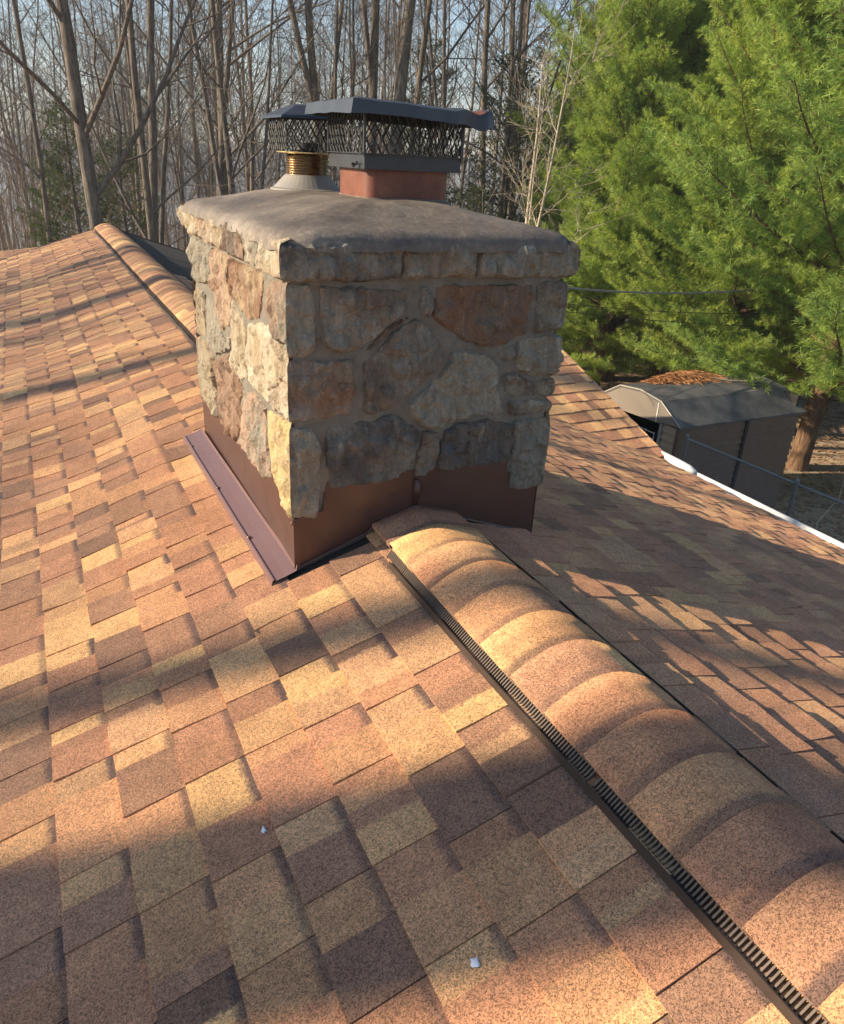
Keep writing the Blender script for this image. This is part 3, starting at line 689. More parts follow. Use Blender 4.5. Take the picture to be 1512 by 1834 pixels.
# cement crown: domed, slumped over rounded edges
def rrect(x0, x1, y0, y1, r, n=200):
    r = max(.003, min(r, (x1-x0)/2-.001, (y1-y0)/2-.001)); pts = []
    cs = [(x1-r, y1-r, 0), (x0+r, y1-r, 90), (x0+r, y0+r, 180), (x1-r, y0+r, 270)]
    for cx, cy, a0 in cs:
        for k in range(n//8): a = math.radians(a0+90*k/(n//8)); pts.append((cx+r*math.cos(a), cy+r*math.sin(a)))
        nx_, ny_, na = cs[(cs.index((cx, cy, a0))+1) % 4]; ae = math.radians(a0+90)
        p0 = (cx+r*math.cos(ae), cy+r*math.sin(ae)); p1 = (nx_+r*math.cos(ae), ny_+r*math.sin(ae))
        for k in range(n//8): t = k/(n//8); pts.append((p0[0]+(p1[0]-p0[0])*t, p0[1]+(p1[1]-p0[1])*t))
    return pts
ex0, ex1, ey0, ey1 = XL-OV-.008, XR+OV+.008, -OV-.008, YD+OV+.008
ins_ = [0, .004, .012, .022, .035, .055, .08, .11, .15, .19, .23, .28, .33, .38, .42, .45, .462]
def crown_h(d, x, y):
    base = Z1 - .012 + .036*(1-math.exp(-d/.016)) + .058*smooth01(d/.36)
    return base + .006*noise.noise(Vector((x*6, y*6, 2))) + .003*noise.noise(Vector((x*22, y*22, 2)))
cv = []; cf = []; npts = None
for q, d in enumerate(ins_):
    lp = rrect(ex0+d, ex1-d, ey0+d, ey1-d, max(.005, .105-d*.15)); npts = len(lp)
    for (x, y) in lp:
        w_ = (.005 if q < 2 else 0)
        x += w_*noise.noise(Vector((x*14, y*14, 8))); y += w_*noise.noise(Vector((y*14, x*14, 5)))
        cv.append((x, y, crown_h(d, x, y) + (-.014+.012*noise.noise(Vector((x*9, y*9, 3))) if q == 0 else 0)))
for q in range(len(ins_)-1):
    for i in range(npts): cf.append((q*npts+i, q*npts+(i+1) % npts, (q+1)*npts+(i+1) % npts, (q+1)*npts+i))
cf.append(tuple(range((len(ins_)-1)*npts, len(ins_)*npts)))
crown = mk('crown', cv, cf, MAT['crown'], CH, smooth=True)

# flashing: counter-flashing sheets and base flange
def sheet(name, outline, off, th, mat, parent):
    outline = [np.array(p, float) for p in outline]; off = np.array(off, float)*th
    n = len(outline); v = outline + [p+off for p in outline]
    f = [tuple(range(n))[::-1], tuple(range(n, 2*n))] + [(i, (i+1) % n, n+(i+1) % n, n+i) for i in range(n)]
    return mk(name, v, f, mat, parent)
fy = -.010
apex = .038
fl = [(XL-.012, fy, rz(XL, 0)+.006), (-.30, fy, rz(-.30, 0)+.008), (-.17, fy, rz(-.17, 0)+.012), (-.15, fy, -.030), (-.10, fy, -.004), (0, fy, apex-.018), (.10, fy, -.004), (.15, fy, -.030), (.17, fy, rz(.17, 0)+.006), (XR+.004, fy, rz(XR, 0)-.01),
      (XR+.004, fy, .10), (.355, fy, .10), (.355, fy, .16), (0, fy, .16), (-.31, fy, .16), (-.325, fy, .06), (XL-.012, fy, .08)]
sheet('counter_flashing', fl, (0, -1, 0), .0025, MAT['brown_metal'], CH)
# hem along the roof line
hem = MB(); hp = [(XL-.013, -.016, rz(XL, 0)+.008), (-.17, -.016, rz(-.17, 0)+.016), (-.14, -.016, -.010), (-.07, -.016, .012), (0, -.016, apex-.008), (.07, -.016, .012), (.14, -.016, -.010), (.17, -.016, rz(.17, 0)+.014), (XR, -.016, rz(XR, 0)+.004)]
hem.tube(hp, .0045, 6); hem.build('flashing_hem', MAT['brown_metal'], CH)
sx = XL-.010
sheet('counter_flashing', [(sx, -.014, rz(sx, 0)+.004), (sx, YD+.03, rz(sx, 1.4)+.004), (sx, YD+.03, .04), (sx, .9, .09), (sx, .3, .11), (sx, -.014, .08)], (-1, 0, 0), .0025, MAT['brown_metal'], CH)
sheet('counter_flashing', [(XR+.006, -.014, rz(XR, 0)), (XR+.006, YD+.03, rz(XR, 1.4)), (XR+.006, YD+.03, .1), (XR+.006, -.014, .1)], (1, 0, 0), .0025, MAT['brown_metal'], CH)
sheet('counter_flashing', [(XL-.01, YD+.012, rz(XL, 1.4)), (0, YD+.012, .0), (XR+.004, YD+.012, rz(XR, 1.4)), (XR+.004, YD+.012, .1), (XL-.01, YD+.012, .1)], (0, 1, 0), .0025, MAT['brown_metal'], CH)
# corner seam strips and drops of sealant
s = MB(); s.box(sx-.006, sx+.014, -.019, -.013, rz(XL, 0)+.01, .05); s.build('corner_seam', MAT['brown_metal'], CH)
s = MB(); s.box(-.008, .008, -.020, -.0125, apex-.004, .125); s.tube([(0, -.018, .06), (.003, -.022, .09), (-.002, -.021, .13)], [.008, .012, .007], 7); s.build('sealant_joint', MAT['brown_metal'], CH, smooth=True)
# base flange lying on the left shingles, folded up hem on its outer edge
v = []; f = []
yl = np.linspace(-.03, YD+.06, 18)
for y in yl:
    sec = [(sx-.001, .030), (sx-.004, .014), (sx-.040, .0125), (-.488, .0135), (-.493, .020), (-.498, .0195), (-.503, .004)]
    for (x, dz) in sec: v.append((x - (.014*(y/1.4)), y, rz(x, y)+dz))
n = 7
for j in range(len(yl)-1):
    for i in range(n-1): f.append((j*n+i, (j+1)*n+i, (j+1)*n+i+1, j*n+i+1))
mk('base_flashing', v, f, simple('brown_metal_with_sheen', (.165, .095, .090), .30, var=.1, scale=4, bscale=5, bstr=.15, bdist=.01), CH)  # same brown metal, paler and mauve: its reflection is put into the colour
for (yy_) in (.29, .76, 1.27):
    x = -.488-.014*(yy_/1.4); s = MB()
    s.tube([(x, yy_, rz(x, yy_)+.012), (x-.002, yy_, rz(x, yy_)+.021), (x-.003, yy_, rz(x, yy_)+.024)], [.0085, .0075, .003], 8); s.build('screw', MAT['screw'], CH)
s = MB(); s.tube([(sx-.004, -.012, .036), (sx-.010, -.020, .038), (sx-.012, -.024, .039)], [.010, .008, .003], 8); s.build('screw', MAT['screw'], CH)
# terracotta flue tile
FX0, FX1, FY0, FY1 = .020, .338, .50, .80
def rring(x0, x1, y0, y1, r, zs, n=64, inner=None):
    lp = rrect(x0, x1, y0, y1, r, n); k = len(lp); v = []; f = []
    for z in zs: v += [(x, y, z) for x, y in lp]
    for q in range(len(zs)-1):
        for i in range(k): f.append((q*k+i, q*k+(i+1) % k, (q+1)*k+(i+1) % k, (q+1)*k+i))
    return v, f, k
v, f, k = rring(FX0, FX1, FY0, FY1, .045, [.91, .95, 1.0, 1.07, 1.075])
lp2 = rrect(FX0+.022, FX1-.022, FY0+.022, FY1-.022, .03, 64); b0 = len(v)
v += [(x, y, 1.075) for x, y in lp2] + [(x, y, .95) for x, y in lp2]
for i in range(k):
    f.append((4*k+i, 4*k+(i+1) % k, b0+(i+1) % k, b0+i)); f.append((b0+i, b0+(i+1) % k, b0+k+(i+1) % k, b0+k+i))
f.append(tuple(range(b0+k, b0+2*k)))
mk('flue_tile', v, f, MAT['terra'], CH, smooth=True)
mm = MB(); lpA = rrect(FX0-.022, FX1+.022, FY0-.022, FY1+.022, .05, 64); lpB = rrect(FX0-.002, FX1+.002, FY0-.002, FY1+.002, .045, 64)
v = [(x, y, .938+.003*noise.noise(Vector((x*30, y*30, 0)))) for x, y in lpA] + [(x, y, .957+.004*noise.noise(Vector((x*30, y*30, 4)))) for x, y in lpB]
mk('flue_mortar', v, [(i, (i+1) % k, k+(i+1) % k, k+i) for i in range(k)], MAT['crown'], CH, smooth=True)

def diamond_panel(m, p0, p1, z0, z1, dw=.030, dh=.050, r=.0021, bow=0):
    """expanded metal: zig-zag strands meeting at short bonds, from p0 to p1 (plan points)"""
    p0, p1 = np.array(p0), np.array(p1); L = np.linalg.norm(p1-p0); n = max(2, round(L/dw)); dw = L/n
    nh = max(2, round((z1-z0)/dh*2)); hh = (z1-z0)/nh; nrm = np.array([(p1-p0)[1], -(p1-p0)[0]])/L
    for i in range(n+1):
        for sgn in (1, -1):
            pts = []
            for q in range(nh+1):
                off = dw*.46 if q % 2 else .03*dw
                u = min(L, max(0, i*dw + sgn*off)); pt = p0 + (p1-p0)*u/L + nrm*bow*math.sin(math.pi*q/nh)*math.sin(u/L*math.pi)
                z = z0+q*hh
                pts.append((pt[0], pt[1], z))
            dense = []
            for a, b in zip(pts[:-1], pts[1:]):
                a, b = np.array(a), np.array(b)
                for t in (0, .18, .5, .82):
                    s_ = smooth01(t); dense.append((a[0]+(b[0]-a[0])*s_, a[1]+(b[1]-a[1])*s_, a[2]+(b[2]-a[2])*t))
            dense.append(pts[-1]); m.tube(dense, r, 4, False)
# ------------------------------------------------------------------ rectangular cap on the tile flue
BX0, BX1, BY0, BY1 = FX0-.022, FX1+.024, FY0-.022, FY1+.022
CZ0, CZ1, CZ2 = 1.046, 1.094, 1.222
CAP = thing('chimney_cap', 'black rectangular mesh chimney cap with crumpled rusty lid corner on the terracotta flue', 'chimney cap', ((BX0+BX1)/2, (BY0+BY1)/2, CZ0))
v, f, k = rring(BX0, BX1, BY0, BY1, .004, [CZ0, CZ1], 24)
v2, f2, _ = rring(BX0+.003, BX1-.003, BY0+.003, BY1-.003, .004, [CZ0, CZ1], 24)
m = MB(); m.add(v, f); m.add(v2, [q[::-1] for q in f2]); m.add(v+v2, [(k+i, k+(i+1) % k, 2*k+k+(i+1) % k, 2*k+k+i) for i in range(k)] + [(i, 2*k+i, 2*k+(i+1) % k, (i+1) % k) for i in range(k)])
m.build('base_band', MAT['black_metal'], CAP)
m = MB(); m.box(BX0+.002, BX1-.002, BY0-.012, BY0-.0005, CZ1-.002, CZ1+.001); 
m.box(BX0-.010, BX0-.0005, BY0, BY1, CZ1-.002, CZ1+.001); m.build('band_flange', MAT['black_metal'], CAP)
for (a, b) in (((BX0, BY0), (BX1, BY0)), ((BX1, BY0), (BX1, BY1)), ((BX1, BY1), (BX0, BY1)), ((BX0, BY1), (BX0, BY0))):
    m = MB(); diamond_panel(m, a, b, CZ1-.004, CZ2, bow=.006); m.build('mesh_screen', MAT['screen'], CAP)
for (x, y, d) in ((BX0-.004, BY0+.05, -1), (BX1+.004, BY0+.10, 1)):
    m = MB(); m.tube([(x, y, CZ0+.015), (x+d*.022, y, CZ0+.013), (x+d*.024, y, CZ0+.013)], [.004, .004, .007], 8); m.tube([(x+d*.006, y-.012, CZ0+.02), (x+d*.012, y+.01, CZ0+.006)], [.004, .005], 6); m.build('clamp_screw', MAT['black_metal'], CAP)
# lid: hipped pan with a turned down flange, sagging to the right, right front corner crumpled
LX0, LX1, LY0, LY1 = BX0-.068, BX1+.066, BY0-.072, BY1+.045
def lid_mesh(x0, x1, y0, y1, zt, rise, drop, tilt, crumple, bevel=.035):
    nx_, ny_ = 40, 22; v = []; rust = []
    us = np.concatenate([[0, .0, .0], np.linspace(0, 1, nx_-4), [1, 1, 1]]); vs = np.concatenate([[0, 0, 0], np.linspace(0, 1, ny_-4), [1, 1, 1]])
    fu = [3, 2, 1] + [0]*(nx_-4) + [1, 2, 3]; fv = [3, 2, 1] + [0]*(ny_-4) + [1, 2, 3]
    nx_, ny_ = len(us), len(vs)
    for j in range(ny_):
        for i in range(nx_):
            u, w_ = us[i], vs[j]
            x = x0+(x1-x0)*u; y = y0+(y1-y0)*w_
            de = min(u*(x1-x0), (1-u)*(x1-x0), w_*(y1-y0), (1-w_)*(y1-y0))
            z = zt + rise*min(1, de/bevel) + .004*min(1, de/.12)
            lv = max(fu[i], fv[j])
            if lv:
                z = zt - drop*(lv/3)
                k_ = .006*(lv/3)
                if fu[i]: x += -k_ if u < .5 else k_
                if fv[j]: y += -k_ if w_ < .5 else k_
            z += tilt*(u-.5)
            r_ = 0
            if crumple:
                c = math.exp(-((1-u)*(x1-x0)/.11)**2 - (w_*(y1-y0)/.10)**2)
                z += c*(.010*math.sin(u*34)+.004) ; y -= c*(.006 + .006*math.sin(u*30)); x += c*.006
                if lv: y += c*.010*(lv/3)*math.sin(u*24+1); z += c*.008*(1-lv/3) - c*.016*(lv/3)
                c2 = math.exp(-((u)*(x1-x0)/.05)**2 - (w_*(y1-y0)/.12)**2)
                z -= c2*.006*(lv/3); x -= c2*.004*(lv/3)
                r_ = (.55 if not lv else .1)*math.exp(-(((1-u)*(x1-x0)-.06)/.055)**2 - ((w_*(y1-y0)-.02)/.05)**2) + .3*math.exp(-((u*(x1-x0)-.04)/.03)**2 - (w_*(y1-y0)/.07)**2)
            z += .0022*noise.noise(Vector((x*13, y*13, 1)))
            v.append((x, y, z)); rust.append(r_)
    f = [(j*nx_+i, j*nx_+i+1, (j+1)*nx_+i+1, (j+1)*nx_+i) for j in range(ny_-1) for i in range(nx_-1)]
    return v, f, np.array([[r, r, r, 1] for r in rust])
v, f, rs_ = lid_mesh(LX0, LX1, LY0, LY1, 1.238, .008, .036, -.018, True)
o = mk('lid', v, f, MAT['lid'], CAP, cols={'rust': rs_})
for (x, y) in ((BX0, BY0), (BX1, BY0), (BX0, BY1), (BX1, BY1)):
    m = MB(); m.box(x-.004, x+.004, y-.004, y+.004, CZ1-.01, CZ2+.012); m.build('corner_post', MAT['black_metal'], CAP)
# ------------------------------------------------------------------ round liner flue with second cap
RX, RY = -.008, 1.06
RC = thing('liner_cap', 'smaller black mesh cap on a coiled copper liner, behind the rectangular cap', 'chimney cap', (RX, RY, .945))
def lathe(prof, n=40):
    v = []; f = []
    for (r, z) in prof:
        for k in range(n): a = 2*math.pi*k/n; v.append((RX+r*math.cos(a), RY+r*math.sin(a), z))
    for q in range(len(prof)-1):
        for i in range(n): f.append((q*n+i, q*n+(i+1) % n, (q+1)*n+(i+1) % n, (q+1)*n+i))
    return v, f
v, f = lathe([(.145, .950), (.145, .956), (.132, .960), (.088, 1.004), (.082, 1.008), (.078, 1.0)]); mk('flashing_cone', v, f, MAT['alu'], RC, smooth=False)
pr = []
for i in range(60): pr.append((.079 + .0055*math.sin(i*math.pi*2/6), .99 + .088*i/59))
v, f = lathe(pr, 48)
v = [(x, y, z + .004*math.atan2(y-RY, x-RX)/math.pi*1) for (x, y, z) in v]
mk('coiled_liner', v, f, MAT['copper'], RC, smooth=True)
v, f = lathe([(.07, 1.079), (.112, 1.081), (.118, 1.083), (.118, 1.087), (.07, 1.087), (.07, 1.079)]); mk('top_plate', v, f, MAT['gold'], RC)
v, f = lathe([(.030, 1.087), (.045, 1.094), (.045, 1.118), (.040, 1.121), (.0, 1.121)], 20); mk('liner_clamp', v, f, MAT['screen'], RC)
H2 = .114
for (a, b) in (((RX-H2, RY-H2), (RX+H2, RY-H2)), ((RX+H2, RY-H2), (RX+H2, RY+H2)), ((RX+H2, RY+H2), (RX-H2, RY+H2)), ((RX-H2, RY+H2), (RX-H2, RY-H2))):
    m = MB(); diamond_panel(m, a, b, 1.088, 1.208); m.build('mesh_screen', MAT['screen'], RC)
v, f, rs_ = lid_mesh(RX-H2-.022, RX+H2+.022, RY-H2-.022, RY+H2+.022, 1.212, .034, .010, .008, False, bevel=.075)
o = mk('lid', v, f, MAT['lid'], RC, cols={'rust': rs_*0})

# ------------------------------------------------------------------ droppings on the shingles
for i, (x, y, r, lb) in enumerate(((-.767, -.896, .009, 'tiny white speck of bird dropping on sunlit tan shingle'), (-.527, -1.38, .011, 'bluish white smear of bird dropping on shaded brown shingle'))):
    v = []; f = []; n = 14
    for q, (k_, dz) in enumerate(((1, -.001), (.8, .0012), (.3, .0018))):
        for a in range(n):
            t = a/n*2*math.pi; rr_ = r*.62*k_*(1+.8*noise.noise(Vector((math.cos(t)*1.7+i*5, math.sin(t)*1.7, 0))))
            px_, py_ = x+rr_*math.cos(t), y+rr_*1.4*math.sin(t); v.append((px_, py_, rz(px_, py_)+.008+dz))
    for q in range(2):
        for a in range(n): f.append((q*n+a, q*n+(a+1) % n, (q+1)*n+(a+1) % n, (q+1)*n+a))
    f.append(tuple(range(2*n, 3*n)))
    tag(mk('bird_dropping', v, f, MAT['bird'], None, loc=(x, y, rz(x, y)), smooth=True), lb, 'bird dropping')

# ------------------------------------------------------------------ garden shed
SX0, SX1, SY0, SY1 = 7.36, 9.95, 5.90, 7.68; SE = -2.36
SH = thing('garden_shed', 'low dark-roofed garden shed with taupe gable, half under the pines', 'shed', ((SX0+SX1)/2, (SY0+SY1)/2, GZ))
prof = [(SY0-.05, SE), (6.32, -2.09), (6.80, -2.035), (7.28, -2.09), (SY1+.06, SE)]
for i in range(4):
    (ya, za), (yb, zb) = prof[i], prof[i+1]
    nX = 8; v = []; f = []
    for x in np.linspace(SX0-.06, SX1+.1, nX):
        v += [(x, ya, za+.002*i), (x, yb, zb+.002*i), (x, yb, zb-.03), (x, ya, za-.03)]
    for j in range(nX-1):
        for q in range(4): f.append((j*4+q, j*4+(q+1) % 4, (j+1)*4+(q+1) % 4, (j+1)*4+q))
    f += [(0, 3, 2, 1), tuple(range((nX-1)*4, nX*4))]
    mk('roof_panel', v, f, MAT['shedroof'], SH)
gp = [(SX0-.03, y, z-.012) for y, z in prof] + [(SX0-.03, 7.50, -2.50), (SX0-.03, 6.30, -2.43), (SX0-.03, 6.29, -2.405)]
sheet('gable_panel', gp, (-1, 0, 0), .02, MAT['shed_panel'], SH)
m = MB()
for i in range(4):
    (ya, za), (yb, zb) = prof[i], prof[i+1]; m.tube([(SX0-.06, ya, za), (SX0-.06, yb, zb)], .012, 6)
m.build('gable_trim', simple('pale_trim', (.36, .32, .27), .5), SH)
m = MB(); m.box(SX0-.06, SX0-.045, 6.36, 6.375, -2.42, -2.12); m.build('gable_seam', MAT['white'], SH)
# frame of the walls
m = MB(); m.box(SX0+.05, SX1, SY0+.03, SY0+.06, GZ, SE-.02); m.box(SX0+.05, SX1, SY1-.06, SY1-.03, GZ, SE-.02); m.box(SX1-.05, SX1, SY0+.06, SY1-.06, GZ, -2.12); m.box(SX0+.02, SX0+.05, SY0+.03, 6.25, GZ, SE-.02)
m.build('wall_frame', MAT['dark'], SH)
bh = .118
for i in range(15):
    z = GZ + .03 + i*bh
    if z+bh > SE-.0: break
    for (x0, x1, y0, y1, nm, mt) in ((SX0+.06, SX1, SY0+.004, SY0+.028, 'siding_board', MAT['siding_shaded']), (SX0-.004, SX0+.018, SY0+.05, 6.24, 'siding_board', MAT['siding'])):
        if x1-x0 > 1:   # long side : lapped board, bottom edge proud
            v = [(x0, y0-.020, z), (x1, y0-.020, z), (x1, y0+.010, z+bh), (x0, y0+.010, z+bh), (x0, y1, z), (x1, y1, z), (x1, y1, z+bh), (x0, y1, z+bh)]
        else:
            v = [(x0-.018, y0, z), (x1, y0, z), (x1, y0, z+bh), (x0+.008, y0, z+bh), (x0-.018, y1, z), (x1, y1, z), (x1, y1, z+bh), (x0+.008, y1, z+bh)]
        mk(nm, v, [(0, 1, 2, 3), (7, 6, 5, 4), (0, 4, 5, 1), (1, 5, 6, 2), (2, 6, 7, 3), (3, 7, 4, 0)], mt, SH)
m = MB(); m.box(SX0-.03, SX0+.05, SY0-.02, SY0+.045, GZ, SE-.02); m.build('corner_post', MAT['siding_shaded'], SH)
m = MB(); m.box(8.74, 8.80, SY0-.03, SY0+.0, GZ, SE-.03); m.build('corner_post', MAT['dark'], SH)
m = MB(); m.box(SX0-.03, SX0+.05, 6.24, 6.30, GZ, -2.42); m.build('door_jamb', simple('grey_jamb', (.24, .23, .21), .6), SH)
m = MB(); m.box(SX0-.03, SX0+.05, 7.50, 7.66, GZ, -2.48); m.build('door_jamb', MAT['white'], SH)
kk = MB(); kk.box(SX0, SX1, SY0, SY1, GZ-.05, GZ+.04); kk.build('floor', MAT['dark'], SH)
WRK = thing('wire_rack', 'white wire rack standing in the dark shed doorway', 'rack', (7.5, 6.9, GZ+.04))
m = MB()
for z in (-2.70, -2.80, -2.90): m.tube([(7.50, 6.55, z), (7.50, 7.10, z)], .007, 5)
for y in (6.55, 6.75, 6.95, 7.10): m.tube([(7.50, y, GZ+.05 if y in (6.55, 7.10) else -2.95), (7.50, y, -2.68)], .007, 5)
m.build('frame', MAT['white'], WRK)
m = MB()
for q in range(5):
    c0 = np.array([7.46, 6.80+.07*q, -2.78]); m.tube([c0 + np.array([.03*math.sin(a*2), .10*math.cos(a+q), .09*math.sin(a)]) for a in np.linspace(0, 4.2, 12)], .006, 4)
m.build('coiled_wire', MAT['white'], WRK)
# pine straw heaped on the shed roof + fallen stick
v = []; f = []; nn_ = 0
M_ = MB()
for i in range(5200):
    t = rnd.random(); x = 7.9 + 1.3*t + rnd.gauss(0, .07); yy_ = 7.20 - .10*t + rnd.gauss(0, .14)*(1-.5*abs(2*t-1))
    hgt = .15*math.exp(-((yy_-7.16)/.2)**2)*math.sin(math.pi*min(1, max(.05, t)))
    zr = np.interp(yy_, [p[0] for p in prof], [p[1] for p in prof])
    z = zr + .01 + hgt*rnd.random()**.4
    a = rnd.uniform(0, math.pi); l = rnd.uniform(.05, .12); dx, dy = l*math.cos(a), l*math.sin(a); wv = .006
    v += [(x-dx, yy_-dy, z), (x+dx, yy_+dy, z+rnd.uniform(-.02, .02)), (x, yy_, z+wv*2)]; f.append((nn_, nn_+1, nn_+2)); nn_ += 3
o = mk('pine_straw', np.array(v), np.array(f), MAT['straw'], None, loc=(8.9, 7.1, -2.05)); o['kind'] = 'stuff'; o['label'] = 'heap of orange pine straw on the shed roof'
m = MB(); m.tube([(8.9, 7.0, -2.00), (9.2, 6.75, -2.02), (9.5, 6.65, -2.02), (9.85, 6.5, -2.03)], [.012, .016, .013, .006], 6)
o = m.build('fallen_stick', MAT['bark_pale'], None, loc=(9.7, 6.6, -2.05)); tag(o, 'pale fallen stick lying on the shed roof beside the pine straw', 'stick')

# ------------------------------------------------------------------ chain link fence
FN = thing('chainlink_fence', 'grey chain-link fence running between house and shed', 'fence', (7.4, 2.5, GZ))
fp = lambda t: np.array([7.26 + .055*t, 5.64 - t, 0])      # t metres towards the camera
FTOP = -2.45
for t in (0, 1.85, 3.7, 5.6):
    p = fp(t); m = MB(); m.tube([(p[0], p[1], GZ-.1), (p[0], p[1], FTOP+.05), (p[0], p[1], FTOP+.075)], [.028, .028, .008], 8); m.build('post', MAT['galv'], FN)
m = MB(); m.tube([(*fp(0)[:2], FTOP), (*fp(5.6)[:2], FTOP)], .019, 7); m.build('top_rail', MAT['galv'], FN)
m = MB(); pitch = .062; Hh = FTOP-GZ-.05
n = int(5.6/pitch)
for i in range(-int(Hh/pitch), n):
    for s_ in (0, 1):
        a0 = i*pitch; a1 = a0+Hh; t0, t1 = max(0, a0), min(5.6, a1)
        if t1 <= t0: continue
        z0 = GZ+.03+(t0-a0); z1 = GZ+.03+(t1-a0)
        if s_: z0, z1 = GZ+.03+Hh-(t0-a0), GZ+.03+Hh-(t1-a0)
        pa, pb = fp(t0), fp(t1); m.tube([(pa[0]-.022, pa[1], z0), (pb[0]-.022, pb[1], z1)], .0019, 3, False)
m.build('chain_mesh', MAT['galv'], FN)

# ------------------------------------------------------------------ overhead cables
def cable(name, a, b, sag, r, mat, label):
    a, b = np.array(a), np.array(b); pts = [a+(b-a)*t + np.array([0, 0, -sag*4*t*(1-t)]) for t in np.linspace(0, 1, 40)]
    m = MB(); m.tube(pts, r, 6); o = m.build(name, mat, None, loc=tuple(a)); tag(o, label, 'cable')
cable('power_cable', (3.9, 7.6, -.28), (19.5, 8.4, .55), .86, .016, MAT['cable'], 'thick glossy overhead service cable sagging before the pines, topmost of three')
cable('phone_cable', (3.9, 7.7, -.50), (19.5, 8.6, -.9), .55, .006, MAT['cable_thin'], 'thin dark overhead line just below the thick cable')
cable('phone_cable', (3.9, 7.8, -.62), (19.0, 8.6, -1.7), .35, .006, MAT['cable_thin'], 'thin dark overhead line lowest of three before the pines')

# ------------------------------------------------------------------ trees
def rotv(d, ax, a):
    return np.array(Vector(d).normalized()) if a == 0 else np.array(Matrix.Rotation(a, 3, Vector(ax)) @ Vector(d))
def perp(d):
    r = np.array([rnd.gauss(0, 1), rnd.gauss(0, 1), rnd.gauss(0, 1)]); r -= d*(r @ d); return r/np.linalg.norm(r)
def grow(start, d, L, r, lvl, out, wig, up_=.15, segs=6):
    pts = [np.array(start, float)]; d = np.array(d, float); d /= np.linalg.norm(d); ds = [d]
    for i in range(segs):
        d = d + perp(d)*wig*rnd.uniform(.3, 1) + np.array([0, 0, up_])*.25; d /= np.linalg.norm(d)
        pts.append(pts[-1]+d*L/segs); ds.append(d)
    rad = [r*(1-.80*(i/segs)**1.1) for i in range(segs+1)]
    out.append((lvl, pts, rad)); return pts, ds, rad
def bare_tree(H, r, seed, first=.28, n1=13, fork=False, wig=.07, n2=7, n3=6):
    rnd.seed(seed); out = []
    pts, ds, rad = grow((0, 0, -.3), (rnd.uniform(-.025, .025), rnd.uniform(-.025, .025), 1), H, r, 0, out, wig, .3, 12)
    stems = [(pts, ds, rad)]
    if fork:
        i = int(12*first)+1; s = grow(pts[i], ds[i]+perp(ds[i])*.2, H*.75, rad[i]*.8, 0, out, wig, .4, 10); stems.append(s)
        s = grow(pts[i-1], ds[i-1]+perp(ds[i-1])*.18, H*.7, rad[i-1]*.6, 0, out, wig, .4, 10); stems.append(s)
    for pts, ds, rad in stems:
        for b in range(n1):
            t = first + (1-first)*(b+rnd.random())/n1; i = min(len(pts)-2, int(t*(len(pts)-1)))
            d = ds[i]*rnd.uniform(.45, 1.0) + perp(ds[i])*.9
            L = H*rnd.uniform(.16, .34)*(1.15-t*.6)
            p2, d2, r2 = grow(pts[i]+(pts[i+1]-pts[i])*rnd.random(), d, L, rad[i]*rnd.uniform(.28, .5), 1, out, .22, .35, 6)
            for c in range(n2):
                k = rnd.randrange(1, 6); dd = d2[k]*.8+perp(d2[k])*.8
                p3, d3, r3 = grow(p2[k], dd, L*rnd.uniform(.3, .6), max(.0065, r2[k]*.45), 2, out, .25, .3, 4)
                for e in range(n3):
                    k3 = rnd.randrange(1, 4); grow(p3[k3], d3[k3]*.9+perp(d3[k3])*.7, L*rnd.uniform(.12, .3), max(.0035, r3[k3]*.5), 3, out, .25, .25, 3)
    return out
def mesh_from(out, lv, sides):
    vs, fs, n = [], [], 0
    for l, pts, rad in out:
        if l not in lv: continue
        k = sides[l]; v, f = tube(pts, [max(.0025, q) for q in rad], k, False); vs.append(v); fs.append(np.array(f)+n); n += len(v)
    return np.vstack(vs), np.vstack(fs)
def tree_thing(name, label, cat, out, mat, loc, group=None, twigmat=None):
    T = thing(name, label, cat, loc, group)
    o_ = np.array(loc)
    v, f = mesh_from(out, (0,), {0: 12}); mk('trunk', v+o_, f, mat, T, smooth=True)
    v, f = mesh_from(out, (1, 2, 3), {1: 6, 2: 4, 3: 3}); mk('crown', v+o_, f, twigmat or mat, T, smooth=True)
    return T
def copy_thing(T, loc, rot, sc, label=None, group=None):
    c = T.copy(); C.objects.link(c); c.location = loc; c.rotation_euler = (0, 0, rot); c.scale = (sc[0], sc[0], sc[1])
    if label: c['label'] = label
    if group: c['group'] = group
    for ch in T.children:
        d = ch.copy(); C.objects.link(d); d.parent = c
    return c
def at(px, dist):
    """ground point in the photograph's direction px at a horizontal distance"""
    d = fw + rt*(px-756)/F - up*(300-917)/F; h = d[:2]/np.linalg.norm(d[:2]); x, y = CAM[0]+h[0]*dist, CAM[1]+h[1]*dist
    return (x, y, gz(x, y))
